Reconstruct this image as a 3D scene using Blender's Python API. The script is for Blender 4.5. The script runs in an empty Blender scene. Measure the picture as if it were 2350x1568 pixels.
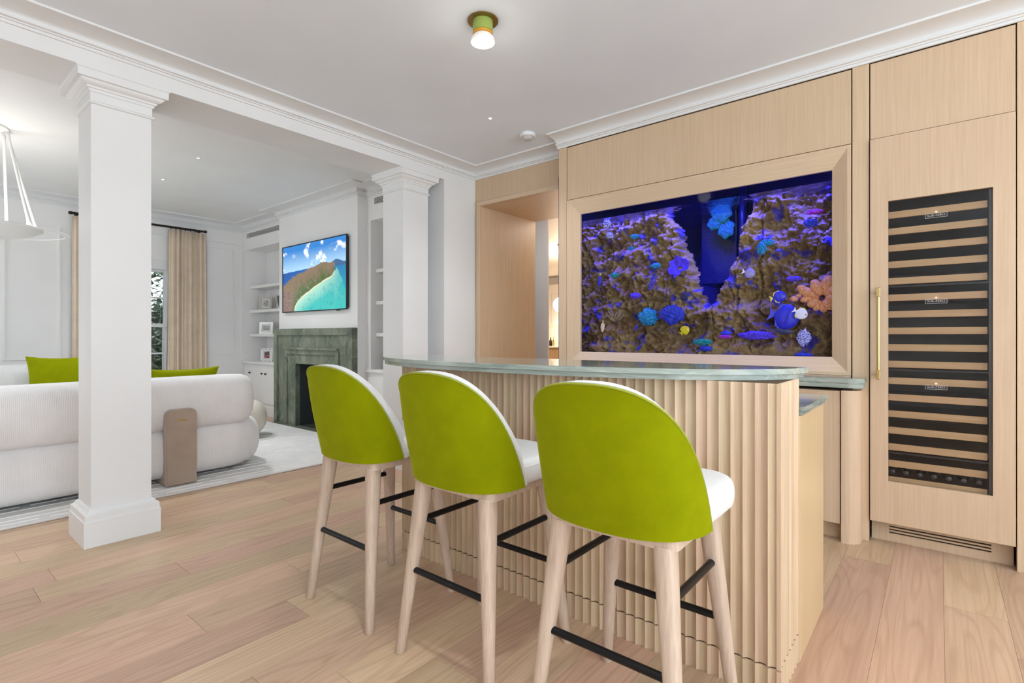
import bpy, bmesh, math, random
from mathutils import Vector, Matrix, noise
PI = math.pi
S = bpy.context.scene
C = S.collection
random.seed(7)

# ------------------------------------------------------------------ camera
EYE = 1.18
YAW = math.atan2(980.0, 1190.0)              # angle between the view axis and the +X wall direction
cam_d = bpy.data.cameras.new('camera')
cam = bpy.data.objects.new('camera', cam_d); C.objects.link(cam)
cam_d.sensor_width = 36.0
cam_d.lens = 36.0 * 1190.0 / 2350.0
cam_d.shift_y = -(784.0 - 773.0) / 2350.0
cam_d.clip_start = 0.05
cam.location = (0, 0, EYE)
cam.rotation_euler = (PI / 2, 0, YAW - PI / 2)
S.camera = cam

# ------------------------------------------------------------------ view
S.view_settings.view_transform = 'Standard'
S.view_settings.look = 'None'
S.view_settings.gamma = 1.0
S.view_settings.use_curve_mapping = False
S.view_settings.exposure = 0.66
S.cycles.max_bounces = 7
S.cycles.diffuse_bounces = 5
S.cycles.glossy_bounces = 3
S.cycles.transmission_bounces = 3
S.cycles.transparent_max_bounces = 8
S.cycles.caustics_reflective = False
S.cycles.caustics_refractive = False
S.cycles.sample_clamp_indirect = 6.0
S.cycles.adaptive_threshold = .06
S.cycles.use_light_tree = False

# ------------------------------------------------------------------ world: plain bright day sky
W = bpy.data.worlds.new('sky'); S.world = W; W.use_nodes = True
bg = W.node_tree.nodes['Background']
bg.inputs[0].default_value = (0.82, 0.91, 1.0, 1)
bg.inputs[1].default_value = 1.6

# ------------------------------------------------------------------ daylight lamps at unseen windows, tilted up to fill the ceiling
def area(name, loc, size, sy, power, color, aim):
    l = bpy.data.lights.new(name, 'AREA'); l.shape = 'RECTANGLE'; l.size = size; l.size_y = sy
    l.energy = power; l.color = color
    o = bpy.data.objects.new(name, l); C.objects.link(o); o.location = loc
    o.rotation_euler = Vector(aim).to_track_quat('-Z', 'Y').to_euler()
    return o
DAY = (.80, .915, 1.0)
area('daylight_back_window', (0.3, -4.43, 1.55), 5.0, 2.0, 185, DAY, (0, 1, 1.5))
area('daylight_side_window', (-3.13, -2.5, 1.55), 3.7, 2.0, 70, DAY, (1, 0, 1.5))
area('fill_sitting_room', (-3.13, 7.5, 1.55), 1.6, 2.0, 22, DAY, (1, 0, .8))  # added side fill for the sitting room, source unseen

# ------------------------------------------------------------------ helpers
WL = {}
def wloc(o):
    return WL.get(o.name, Vector((0, 0, 0))) if o else Vector((0, 0, 0))
def tag(o, label=None, cat=None, group=None, kind=None):
    if label: o['label'] = label
    if cat: o['category'] = cat
    if group: o['group'] = group
    if kind: o['kind'] = kind
    return o
def thing(name, label, cat, loc=(0, 0, 0), group=None, kind=None):
    o = bpy.data.objects.new(name, None); C.objects.link(o); o.location = loc
    o.empty_display_size = 0.1
    WL[o.name] = Vector(loc)
    return tag(o, label, cat, group, kind)
def mk(name, geo, mat, parent=None, smooth=False, loc=None, auto=None):
    """geo: (verts, faces) in world coordinates or a bmesh; linked as ONE mesh object below parent"""
    me = bpy.data.meshes.new(name)
    if isinstance(geo, bmesh.types.BMesh):
        bmesh.ops.recalc_face_normals(geo, faces=geo.faces)
        geo.to_mesh(me); geo.free()
    else:
        me.from_pydata([tuple(v) for v in geo[0]], [], geo[1]); me.validate()
    if parent is not None:
        base = wloc(parent)
    elif loc is not None:
        base = Vector(loc)
    else:
        n = max(1, len(me.vertices))
        xs = [v.co.x for v in me.vertices]; ys = [v.co.y for v in me.vertices]; zs = [v.co.z for v in me.vertices]
        base = Vector(((min(xs) + max(xs)) / 2, (min(ys) + max(ys)) / 2, min(zs)))
    me.transform(Matrix.Translation(-base))
    if smooth:
        me.polygons.foreach_set('use_smooth', [True] * len(me.polygons))
        if auto: me.set_sharp_from_angle(angle=math.radians(auto))
    me.materials.append(mat)
    o = bpy.data.objects.new(name, me); C.objects.link(o)
    WL[o.name] = base
    if parent is not None: o.parent = parent
    else: o.location = base
    return o
def copy_tree(o, parent=None):
    c = o.copy(); C.objects.link(c); c.parent = parent
    WL[c.name] = wloc(o)
    for ch in list(o.children): copy_tree(ch, c)
    return c
def bxb(bm, x0, x1, y0, y1, z0, z1, bev=0, seg=2):
    r = bmesh.ops.create_cube(bm, size=1.0)
    vs = r['verts']
    for v in vs:
        v.co = Vector((x0 + (v.co.x + .5) * (x1 - x0), y0 + (v.co.y + .5) * (y1 - y0), z0 + (v.co.z + .5) * (z1 - z0)))
    if bev:
        es = set()
        for v in vs: es.update(v.link_edges)
        bmesh.ops.bevel(bm, geom=list(es), offset=bev, segments=seg, affect='EDGES', profile=.5)
    return bm
def bx(x0, x1, y0, y1, z0, z1, bev=0, seg=2):
    if x0 > x1: x0, x1 = x1, x0
    if y0 > y1: y0, y1 = y1, y0
    if z0 > z1: z0, z1 = z1, z0
    return bxb(bmesh.new(), x0, x1, y0, y1, z0, z1, bev, seg)
def lathe(profile, cx, cy, n=32, cap=True):
    """profile: (r, z) list"""
    v = []; f = []
    m = len(profile)
    for r, z in profile:
        for k in range(n):
            a = 2 * PI * k / n
            v.append((cx + r * math.cos(a), cy + r * math.sin(a), z))
    for i in range(m - 1):
        for k in range(n):
            k2 = (k + 1) % n
            f.append((i * n + k, i * n + k2, (i + 1) * n + k2, (i + 1) * n + k))
    if cap:
        f.append(tuple(range(n))[::-1]); f.append(tuple((m - 1) * n + k for k in range(n)))
    return v, f
def frame_of(d):
    d = Vector(d).normalized()
    a = Vector((0, 0, 1)) if abs(d.z) < .9 else Vector((1, 0, 0))
    u = d.cross(a).normalized(); w = d.cross(u).normalized()
    return u, w
def tube(pts, radii, n=12, cap=True):
    pts = [Vector(p) for p in pts]
    if not hasattr(radii, '__len__'): radii = [radii] * len(pts)
    v = []; f = []
    u = w = None
    for i, p in enumerate(pts):
        d = (pts[min(i + 1, len(pts) - 1)] - pts[max(i - 1, 0)]).normalized()
        if u is None: u, w = frame_of(d)
        else:
            u = (u - d * u.dot(d)).normalized(); w = d.cross(u).normalized()
        for k in range(n):
            a = 2 * PI * k / n
            v.append(p + (u * math.cos(a) + w * math.sin(a)) * radii[i])
    for i in range(len(pts) - 1):
        for k in range(n):
            k2 = (k + 1) % n
            f.append((i * n + k, i * n + k2, (i + 1) * n + k2, (i + 1) * n + k))
    if cap:
        f.append(tuple(range(n))[::-1]); f.append(tuple((len(pts) - 1) * n + k for k in range(n)))
    return v, f
def extrude(outline, axis, a, b):
    """outline: 2-D points; axis 'x': (y,z), 'y': (x,z), 'z': (x,y); extruded from a to b"""
    def P(p, t):
        return {'x': (t, p[0], p[1]), 'y': (p[0], t, p[1]), 'z': (p[0], p[1], t)}[axis]
    n = len(outline)
    v = [P(p, a) for p in outline] + [P(p, b) for p in outline]
    f = [tuple(range(n))[::-1], tuple(range(n, 2 * n))]
    for i in range(n):
        j = (i + 1) % n
        f.append((i, j, n + j, n + i))
    bm = bmesh.new()
    bv = [bm.verts.new(p) for p in v]
    for q in f: bm.faces.new([bv[i] for i in q])
    return bm
def sweep(path, profile, closed_profile=True, inner=1):
    """moulding: profile (p, z) swept along a plan path with mitred corners; p is measured to the left of travel (inner=1)"""
    P = [Vector((x, y, 0)) for x, y in path]
    n = len(P); rows = []
    for i in range(n):
        def nrm(a, b):
            d = (b - a).normalized(); return Vector((-d.y, d.x, 0)) * inner
        if i == 0: m = nrm(P[0], P[1]); s = 1
        elif i == n - 1: m = nrm(P[-2], P[-1]); s = 1
        else:
            a = nrm(P[i - 1], P[i]); b = nrm(P[i], P[i + 1]); m = (a + b).normalized(); s = 1 / max(.2, m.dot(a))
        rows.append([P[i] + m * (p * s) + Vector((0, 0, z)) for p, z in profile])
    k = len(profile)
    v = [q for r in rows for q in r]; f = []
    for i in range(n - 1):
        for j in range(k if closed_profile else k - 1):
            j2 = (j + 1) % k
            f.append((i * k + j, i * k + j2, (i + 1) * k + j2, (i + 1) * k + j))
    f.append(tuple(range(k))); f.append(tuple((n - 1) * k + j for j in range(k))[::-1])
    bm = bmesh.new(); bv = [bm.verts.new(p) for p in v]
    for q in f: bm.faces.new([bv[i] for i in q])
    return bm
def plate(axis, a, b, us, vs, holes):
    """solid plate between a and b on an axis with rectangular holes; us/vs sorted cuts; holes = set of (i, j) cells"""
    def P(u, v, t):
        return {'x': (t, u, v), 'y': (u, t, v), 'z': (u, v, t)}[axis]
    bm = bmesh.new(); cache = {}
    def V(i, j, s):
        if (i, j, s) not in cache: cache[(i, j, s)] = bm.verts.new(P(us[i], vs[j], a if s == 0 else b))
        return cache[(i, j, s)]
    nu, nv = len(us) - 1, len(vs) - 1
    solid = lambda i, j: 0 <= i < nu and 0 <= j < nv and (i, j) not in holes
    for i in range(nu):
        for j in range(nv):
            if not solid(i, j): continue
            for s in (0, 1): bm.faces.new([V(i, j, s), V(i + 1, j, s), V(i + 1, j + 1, s), V(i, j + 1, s)])
            for di, dj, e in ((-1, 0, ((i, j), (i, j + 1))), (1, 0, ((i + 1, j), (i + 1, j + 1))), (0, -1, ((i, j), (i + 1, j))), (0, 1, ((i, j + 1), (i + 1, j + 1)))):
                if not solid(i + di, j + dj):
                    bm.faces.new([V(*e[0], 0), V(*e[1], 0), V(*e[1], 1), V(*e[0], 1)])
    return bm
def rrect(x0, x1, y0, y1, r, k=8):
    r = max(1e-4, min(r, (x1 - x0) / 2 - 1e-4, (y1 - y0) / 2 - 1e-4)); o = []
    for cx, cy, a0 in ((x1 - r, y1 - r, 0), (x0 + r, y1 - r, 90), (x0 + r, y0 + r, 180), (x1 - r, y0 + r, 270)):
        for i in range(k + 1):
            a = math.radians(a0 + 90 * i / k); o.append((cx + r * math.cos(a), cy + r * math.sin(a)))
    return o
def puff(x0, x1, y0, y1, z0, z1, rc, e, k=10, m=12, pw=.85):
    """upholstered slab: rounded plan, rounded edges"""
    v = []; f = []; n = None
    zc, hz = (z0 + z1) / 2, (z1 - z0) / 2
    for i in range(m + 1):
        t = -PI / 2 + PI * i / m
        ins = e * (1 - max(0.0, math.cos(t)) ** pw)
        z = zc + hz * math.copysign(abs(math.sin(t)) ** .9, math.sin(t))
        o = rrect(x0 + ins, x1 - ins, y0 + ins, y1 - ins, max(.01, rc - ins), k)
        n = len(o); v += [(p[0], p[1], z) for p in o]
    for i in range(m):
        for j in range(n):
            j2 = (j + 1) % n
            f.append((i * n + j, i * n + j2, (i + 1) * n + j2, (i + 1) * n + j))
    f.append(tuple(range(n))[::-1]); f.append(tuple(m * n + j for j in range(n)))
    return v, f
def grid(nu, nv, fn):
    v = [fn(i / (nu - 1), j / (nv - 1)) for j in range(nv) for i in range(nu)]
    f = [(j * nu + i, j * nu + i + 1, (j + 1) * nu + i + 1, (j + 1) * nu + i) for j in range(nv - 1) for i in range(nu - 1)]
    return v, f
def solidify(geo, t):
    """give a sheet a thickness along its vertex normals (sheet -> closed shell)"""
    bm = bmesh.new(); bv = [bm.verts.new(p) for p in geo[0]]
    for q in geo[1]: bm.faces.new([bv[i] for i in q])
    bmesh.ops.recalc_face_normals(bm, faces=bm.faces)
    bmesh.ops.solidify(bm, geom=list(bm.faces), thickness=t)
    return bm

# ------------------------------------------------------------------ materials
def new_mat(name):
    m = bpy.data.materials.new(name); m.use_nodes = True
    return m, m.node_tree, m.node_tree.nodes['Principled BSDF']
def lin(c):
    return tuple(((x / 255) / 12.92 if x / 255 <= .04045 else ((x / 255 + .055) / 1.055) ** 2.4) for x in c)
def plain(name, rgb, rough=.5, metal=0, bump=0, bscale=200, spec=.5, sheen=0, coat=0, emis=0):
    m, nt, b = new_mat(name)
    b.inputs['Base Color'].default_value = (*rgb, 1)
    b.inputs['Roughness'].default_value = rough
    b.inputs['Metallic'].default_value = metal
    b.inputs['Specular IOR Level'].default_value = spec
    b.inputs['Sheen Weight'].default_value = sheen
    b.inputs['Coat Weight'].default_value = coat
    m.cycles.emission_sampling = 'NONE'
    if emis:
        b.inputs['Emission Color'].default_value = (*rgb, 1); b.inputs['Emission Strength'].default_value = emis
    # a faint tonal drift keeps every surface procedural
    g = nt.nodes.new('ShaderNodeNewGeometry')
    n = nt.nodes.new('ShaderNodeTexNoise'); n.inputs['Scale'].default_value = 3.0; n.inputs['Detail'].default_value = 0
    nt.links.new(g.outputs['Position'], n.inputs['Vector'])
    mr = nt.nodes.new('ShaderNodeMapRange'); mr.inputs[3].default_value = .97; mr.inputs[4].default_value = 1.03
    nt.links.new(n.outputs['Fac'], mr.inputs[0])
    hs = nt.nodes.new('ShaderNodeHueSaturation'); hs.inputs['Color'].default_value = (*rgb, 1)
    nt.links.new(mr.outputs[0], hs.inputs['Value'])
    nt.links.new(hs.outputs['Color'], b.inputs['Base Color'])
    if bump:
        n2 = nt.nodes.new('ShaderNodeTexNoise'); n2.inputs['Scale'].default_value = bscale; n2.inputs['Detail'].default_value = 4
        nt.links.new(g.outputs['Position'], n2.inputs['Vector'])
        bp = nt.nodes.new('ShaderNodeBump'); bp.inputs['Strength'].default_value = bump; bp.inputs['Distance'].default_value = .003
        nt.links.new(n2.outputs['Fac'], bp.inputs['Height']); nt.links.new(bp.outputs[0], b.inputs['Normal'])
    return m
def wood(name, light, dark, stretch, rough=.45, rings=0.0, ring_scale=(1, 1, 1), tone=.06, spec=.35):
    """stretch: scale of the fine grain noise per world axis; rings: strength of the cathedral figure"""
    m, nt, b = new_mat(name); N = nt.nodes.new; L = nt.links.new
    b.inputs['Roughness'].default_value = rough; b.inputs['Specular IOR Level'].default_value = spec
    g = N('ShaderNodeNewGeometry'); oi = N('ShaderNodeObjectInfo')
    off = N('ShaderNodeVectorMath'); off.operation = 'SCALE'; off.inputs[0].default_value = (37.1, 61.7, 23.3)
    L(oi.outputs['Random'], off.inputs['Scale'])
    add = N('ShaderNodeVectorMath'); add.operation = 'ADD'; L(g.outputs['Position'], add.inputs[0]); L(off.outputs[0], add.inputs[1])
    mp = N('ShaderNodeVectorMath'); mp.operation = 'MULTIPLY'; mp.inputs[1].default_value = stretch; L(add.outputs[0], mp.inputs[0])
    n1 = N('ShaderNodeTexNoise'); n1.inputs['Scale'].default_value = 1; n1.inputs['Detail'].default_value = 4; n1.inputs['Roughness'].default_value = .65
    L(mp.outputs[0], n1.inputs['Vector'])
    cr = N('ShaderNodeValToRGB'); cr.color_ramp.elements[0].position = .3; cr.color_ramp.elements[1].position = .7
    cr.color_ramp.elements[0].color = (*dark, 1); cr.color_ramp.elements[1].color = (*light, 1)
    L(n1.outputs['Fac'], cr.inputs['Fac'])
    col = cr.outputs['Color']
    if rings:
        rp = N('ShaderNodeVectorMath'); rp.operation = 'MULTIPLY'; rp.inputs[1].default_value = ring_scale; L(add.outputs[0], rp.inputs[0])
        n2 = N('ShaderNodeTexNoise'); n2.inputs['Scale'].default_value = 1; n2.inputs['Detail'].default_value = 1.5; L(rp.outputs[0], n2.inputs['Vector'])
        mu = N('ShaderNodeMath'); mu.operation = 'MULTIPLY'; mu.inputs[1].default_value = 105; L(n2.outputs['Fac'], mu.inputs[0])
        si = N('ShaderNodeMath'); si.operation = 'SINE'; L(mu.outputs[0], si.inputs[0])
        mr = N('ShaderNodeMapRange'); mr.inputs[1].default_value = .2; mr.inputs[2].default_value = 1; mr.inputs[3].default_value = 0; mr.inputs[4].default_value = rings
        L(si.outputs[0], mr.inputs[0])
        mx = N('ShaderNodeMix'); mx.data_type = 'RGBA'; mx.inputs['B'].default_value = (dark[0] * .72, dark[1] * .68, dark[2] * .62, 1)
        L(mr.outputs[0], mx.inputs['Factor']); L(col, mx.inputs['A']); col = mx.outputs['Result']
    hs = N('ShaderNodeHueSaturation'); L(col, hs.inputs['Color'])
    mr2 = N('ShaderNodeMapRange'); mr2.inputs[3].default_value = 1 - tone; mr2.inputs[4].default_value = 1 + tone
    L(oi.outputs['Random'], mr2.inputs[0]); L(mr2.outputs[0], hs.inputs['Value'])
    mr3 = N('ShaderNodeMapRange'); mr3.inputs[3].default_value = .5 - tone * .12; mr3.inputs[4].default_value = .5 + tone * .10
    wn = N('ShaderNodeTexWhiteNoise'); wn.noise_dimensions = '1D'; L(oi.outputs['Random'], wn.inputs['W'])
    L(wn.outputs['Value'], mr3.inputs[0]); L(mr3.outputs[0], hs.inputs['Hue'])
    L(hs.outputs['Color'], b.inputs['Base Color'])
    bp = N('ShaderNodeBump'); bp.inputs['Strength'].default_value = .12; bp.inputs['Distance'].default_value = .001
    L(n1.outputs['Fac'], bp.inputs['Height']); L(bp.outputs[0], b.inputs['Normal'])
    return m
def marble(name, cols, scale, rough, vein=(.8, .85, .8), stretch=(1, 1, 1), vein_amt=.25):
    m, nt, b = new_mat(name); N = nt.nodes.new; L = nt.links.new
    b.inputs['Roughness'].default_value = rough
    g = N('ShaderNodeNewGeometry')
    mp = N('ShaderNodeVectorMath'); mp.operation = 'MULTIPLY'; mp.inputs[1].default_value = stretch; L(g.outputs['Position'], mp.inputs[0])
    n1 = N('ShaderNodeTexNoise'); n1.inputs['Scale'].default_value = scale; n1.inputs['Detail'].default_value = 8; n1.inputs['Roughness'].default_value = .62; n1.inputs['Distortion'].default_value = .8
    L(mp.outputs[0], n1.inputs['Vector'])
    cr = N('ShaderNodeValToRGB'); e = cr.color_ramp.elements
    e[0].position = .3; e[0].color = (*cols[0], 1); e[1].position = .72; e[1].color = (*cols[-1], 1)
    for i, c in enumerate(cols[1:-1]):
        x = e.new(.3 + .42 * (i + 1) / (len(cols) - 1)); x.color = (*c, 1)
    L(n1.outputs['Fac'], cr.inputs['Fac'])
    n2 = N('ShaderNodeTexNoise'); n2.inputs['Scale'].default_value = scale * .7; n2.inputs['Detail'].default_value = 5; n2.inputs['Distortion'].default_value = 1.8
    L(mp.outputs[0], n2.inputs['Vector'])
    s = N('ShaderNodeMath'); s.operation = 'SUBTRACT'; s.inputs[1].default_value = .5; L(n2.outputs['Fac'], s.inputs[0])
    a = N('ShaderNodeMath'); a.operation = 'ABSOLUTE'; L(s.outputs[0], a.inputs[0])
    mr = N('ShaderNodeMapRange'); mr.inputs[1].default_value = 0; mr.inputs[2].default_value = .018; mr.inputs[3].default_value = vein_amt; mr.inputs[4].default_value = 0
    L(a.outputs[0], mr.inputs[0])
    mx = N('ShaderNodeMix'); mx.data_type = 'RGBA'; mx.inputs['B'].default_value = (*vein, 1)
    L(mr.outputs[0], mx.inputs['Factor']); L(cr.outputs['Color'], mx.inputs['A'])
    L(mx.outputs['Result'], b.inputs['Base Color'])
    return m
def fabric(name, rgb, rough=.85, ribs=None, bump=.3, wscale=700, sheen=.2, mottle=.04, mscale=6, tint=None):
    m, nt, b = new_mat(name); N = nt.nodes.new; L = nt.links.new
    b.inputs['Roughness'].default_value = rough; b.inputs['Specular IOR Level'].default_value = .2
    b.inputs['Sheen Weight'].default_value = sheen; b.inputs['Sheen Roughness'].default_value = .45
    if tint: b.inputs['Sheen Tint'].default_value = (*tint, 1)
    tc = N('ShaderNodeTexCoord')
    n = N('ShaderNodeTexNoise'); n.inputs['Scale'].default_value = mscale; n.inputs['Detail'].default_value = 4; L(tc.outputs['Object'], n.inputs['Vector'])
    mr = N('ShaderNodeMapRange'); mr.inputs[1].default_value = .3; mr.inputs[2].default_value = .7; mr.inputs[3].default_value = 1 - mottle; mr.inputs[4].default_value = 1 + mottle; L(n.outputs['Fac'], mr.inputs[0])
    hs = N('ShaderNodeHueSaturation'); hs.inputs['Color'].default_value = (*rgb, 1); L(mr.outputs[0], hs.inputs['Value'])
    L(hs.outputs['Color'], b.inputs['Base Color'])
    if ribs:
        w = N('ShaderNodeTexWave'); w.bands_direction = ribs[0]; w.inputs['Scale'].default_value = ribs[1]; w.inputs['Distortion'].default_value = .6; w.inputs['Detail'].default_value = 1
        L(tc.outputs['Object'], w.inputs['Vector']); h = w.outputs['Fac']
    else:
        vo = N('ShaderNodeTexVoronoi'); vo.inputs['Scale'].default_value = wscale; L(tc.outputs['Object'], vo.inputs['Vector']); h = vo.outputs['Distance']
    bp = N('ShaderNodeBump'); bp.inputs['Strength'].default_value = bump; bp.inputs['Distance'].default_value = .002
    L(h, bp.inputs['Height']); L(bp.outputs[0], b.inputs['Normal'])
    return m
def glassy(name, tint=(1, 1, 1), refl=.06, rough=.0, edge=.85):
    """thin clear pane: mostly transparent, Fresnel reflection"""
    m = bpy.data.materials.new(name); m.use_nodes = True; nt = m.node_tree; nt.nodes.clear(); N = nt.nodes.new; L = nt.links.new
    out = N('ShaderNodeOutputMaterial'); tr = N('ShaderNodeBsdfTransparent'); tr.inputs[0].default_value = (*tint, 1)
    gl = N('ShaderNodeBsdfGlossy'); gl.inputs['Roughness'].default_value = rough
    fr = N('ShaderNodeLayerWeight'); fr.inputs['Blend'].default_value = .25
    mr = N('ShaderNodeMapRange'); mr.inputs[3].default_value = refl; mr.inputs[4].default_value = edge; L(fr.outputs['Fresnel'], mr.inputs[0])
    mx = N('ShaderNodeMixShader'); L(mr.outputs[0], mx.inputs[0]); L(tr.outputs[0], mx.inputs[1]); L(gl.outputs[0], mx.inputs[2])
    L(mx.outputs[0], out.inputs[0])
    return m
def emitter(name, rgb, s):
    m, nt, b = new_mat(name); m.cycles.emission_sampling = 'NONE'
    b.inputs['Base Color'].default_value = (*rgb, 1)
    b.inputs['Emission Color'].default_value = (*rgb, 1); b.inputs['Emission Strength'].default_value = s
    return m
def vcol(name, rough=.8, spec=.2, emis=0, bump=0, bscale=60, attr='Col'):
    m, nt, b = new_mat(name)
    a = nt.nodes.new('ShaderNodeVertexColor'); a.layer_name = attr
    nt.links.new(a.outputs[0], b.inputs['Base Color'])
    b.inputs['Roughness'].default_value = rough; b.inputs['Specular IOR Level'].default_value = spec
    m.cycles.emission_sampling = 'NONE'
    if emis:
        nt.links.new(a.outputs[0], b.inputs['Emission Color']); b.inputs['Emission Strength'].default_value = emis
    if bump:
        g = nt.nodes.new('ShaderNodeNewGeometry'); n = nt.nodes.new('ShaderNodeTexNoise'); n.inputs['Scale'].default_value = bscale; n.inputs['Detail'].default_value = 6
        nt.links.new(g.outputs['Position'], n.inputs['Vector'])
        bp = nt.nodes.new('ShaderNodeBump'); bp.inputs['Strength'].default_value = bump; bp.inputs['Distance'].default_value = .01
        nt.links.new(n.outputs['Fac'], bp.inputs['Height']); nt.links.new(bp.outputs[0], b.inputs['Normal'])
    return m
def paint(o, fn):
    me = o.data; ca = me.color_attributes.new('Col', 'FLOAT_COLOR', 'POINT')
    base = wloc(o)
    buf = []
    for v in me.vertices:
        c = fn(v.co + base); buf += [c[0], c[1], c[2], 1.0]
    ca.data.foreach_set('color', buf)
M = {}
M['white'] = plain('white_paint', (.765, .765, .76), .5)
M['ceil'] = plain('ceiling_paint', (.80, .85, .905), .6)
M['ceil2'] = plain('sitting_room_ceiling_paint', (.82, .82, .815), .6)
M['wallpaper'] = plain('sitting_room_wall_paint', (.83, .815, .80), .55)
M['oak'] = wood('oak_panel', (.66, .49, .335), (.57, .41, .265), (90, 90, 2.2), rough=.42, tone=.035)
M['oakh'] = wood('oak_rail', (.67, .51, .35), (.60, .445, .295), (90, 2.2, 90), rough=.42, tone=.03)
M['gapshade'] = plain('gap_shade_backing', (.10, .055, .028), .8)  # dark backing colour that puts shade into the panel gaps
M['honey'] = wood('honey_oak_panel', (.62, .46, .265), (.565, .41, .225), (70, 70, 2), rough=.32, tone=.02)
M['slat'] = wood('tambour_oak', (.62, .465, .315), (.50, .36, .23), (110, 110, 3), rough=.45, tone=.09)
M['plank'] = wood('floor_oak', (.61, .425, .288), (.50, .335, .218), (2.2, 70, 40), rough=.36, rings=.32, ring_scale=(.55, 5.0, 1), tone=.13, spec=.4)
M['leg'] = wood('whitewashed_leg_oak', (.60, .465, .365), (.46, .345, .26), (120, 120, 6), rough=.5, tone=.03)
M['velvet'] = fabric('chartreuse_velvet', (.215, .24, .001), .75, bump=.08, wscale=900, sheen=.4, mottle=.07, mscale=14, tint=(.62, .66, .05))
M['piping'] = plain('chartreuse_piping', (.24, .27, .008), .7)
M['velvet'].node_tree.nodes['Principled BSDF'].inputs['Specular IOR Level'].default_value = .03
M['linen'] = fabric('white_weave', (.69, .68, .665), .9, bump=.55, wscale=330, sheen=.25)
M['blackmetal'] = plain('black_steel', (.012, .012, .013), .35, metal=.6)
M['stone'] = marble('green_quartzite', [(.20, .25, .215), (.29, .335, .295), (.36, .40, .35), (.44, .47, .415)], 5, .07, stretch=(1, .35, 3), vein=(.62, .64, .58), vein_amt=.35)
M['fire'] = marble('dark_green_marble', [(.055, .075, .055), (.125, .15, .11), (.20, .22, .165), (.28, .29, .22)], 4.5, .3, vein=(.5, .47, .36), stretch=(1, 1, .55), vein_amt=.3)
M['soot'] = plain('firebox_slate', (.035, .042, .04), .6)
M['brass'] = plain('brushed_brass', (.58, .42, .18), .36, metal=1)
M['sofa'] = fabric('ivory_corduroy', (.80, .78, .775), .9, ribs=('X', 34), bump=.4, sheen=.2)
M['sofagrey'] = fabric('pale_grey_weave', (.62, .615, .61), .9, ribs=('X', 26), bump=.2, sheen=.2)
M['taupe'] = fabric('taupe_textured_wrap', (.42, .33, .265), .8, bump=.4, wscale=420, mottle=.07)
M['cream'] = fabric('cream_boucle', (.72, .65, .555), .9, ribs=('Z', 30), bump=.3)
M['rug'] = fabric('ivory_rug_pile', (.76, .745, .72), .95, bump=.5, wscale=500, mottle=.05)
M['rugrib'] = fabric('raised_rug_pile', (.88, .865, .84), .95, bump=.5, wscale=600)
M['curtain'] = fabric('oatmeal_linen', (.74, .60, .46), .9, bump=.4, wscale=800, mottle=.06)
M['bronze'] = plain('dark_bronze', (.035, .025, .02), .45, metal=.7)
M['chrome'] = plain('polished_silver', (.75, .75, .74), .15, metal=1)
M['black'] = plain('black_plastic', (.012, .012, .014), .4)
M['glass'] = glassy('clear_glass', (.97, .985, .98), .05)
M['fglass'] = glassy('smoked_fridge_glass', (.93, .915, .91), .012, edge=.5)
M['aglass'] = glassy('aquarium_glass', (.93, .95, 1.0), .001, edge=.22)
M['ventwhite'] = plain('vent_enamel', (.72, .715, .70), .4)
M['ventdark'] = plain('vent_shadow', (.12, .12, .12), .8)
# ================================================================== SETTING
XW = 3.62          # face of the oak wall
XR = 3.81          # face of the set-back oak bay with the passage
YB0, YB1 = 3.62, 4.03   # beam / pier depth
ZC, ZL = 2.84, 2.93     # ceilings
X0, Y0 = -3.2, -4.5     # walls behind the camera
YW = 8.5           # window wall of the sitting room
def struct(name, geo, mat, label, smooth=False, auto=None):
    o = mk(name, geo, mat, None, smooth, loc=(0, 0, 0), auto=auto)
    return tag(o, label, 'structure', kind='structure')

# ---- floor: slab plus planks
floor = struct('floor', bx(X0 - .1, 12.6, Y0 - .1, YW + .1, -.12, -.018), plain('joint_filler', (.62, .47, .33), .7), 'wide-plank oak floor running through both rooms')
PW = .2065
fixed = {11: 0.823, 10: 1.147, 15: .449, 17: 1.845, 1: 3.30}
for k in range(-22, 42):
    y0 = -.016 + PW * k; y1 = y0 + PW
    if y1 < Y0: continue
    y0 = max(y0, Y0); y1 = min(y1, YW)
    if y1 - y0 < .02: continue
    rnd = random.Random(k * 13 + 5)
    anchor = fixed.get(k, rnd.uniform(.2, 2.4))
    cuts = [anchor]
    while cuts[0] > X0: cuts.insert(0, cuts[0] - rnd.uniform(1.7, 2.5))
    while cuts[-1] < 4.6: cuts.append(cuts[-1] + rnd.uniform(1.7, 2.5))
    for a, b in zip(cuts[:-1], cuts[1:]):
        a = max(a, X0); b = min(b, 4.6)
        if b - a < .05: continue
        if YB1 < y0 and a > 3.9: continue
        mk('plank', bx(a + .0007, b - .0007, y0 + .0004, y1 - .0004, -.018, 0), M['plank'], floor)

# ---- ceilings
struct('ceiling', bx(X0 - .1, XR + 1.1, Y0 - .1, YB0 + .1, ZC, ZC + .12), M['ceil'], 'smooth pale grey ceiling over the bar')
struct('ceiling_sitting_room', bx(X0 - .1, 4.1, YB0 + .1, YW + .1, ZL, ZL + .12), M['ceil2'], 'smooth pale ceiling of the sitting room beyond the columns')

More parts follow.
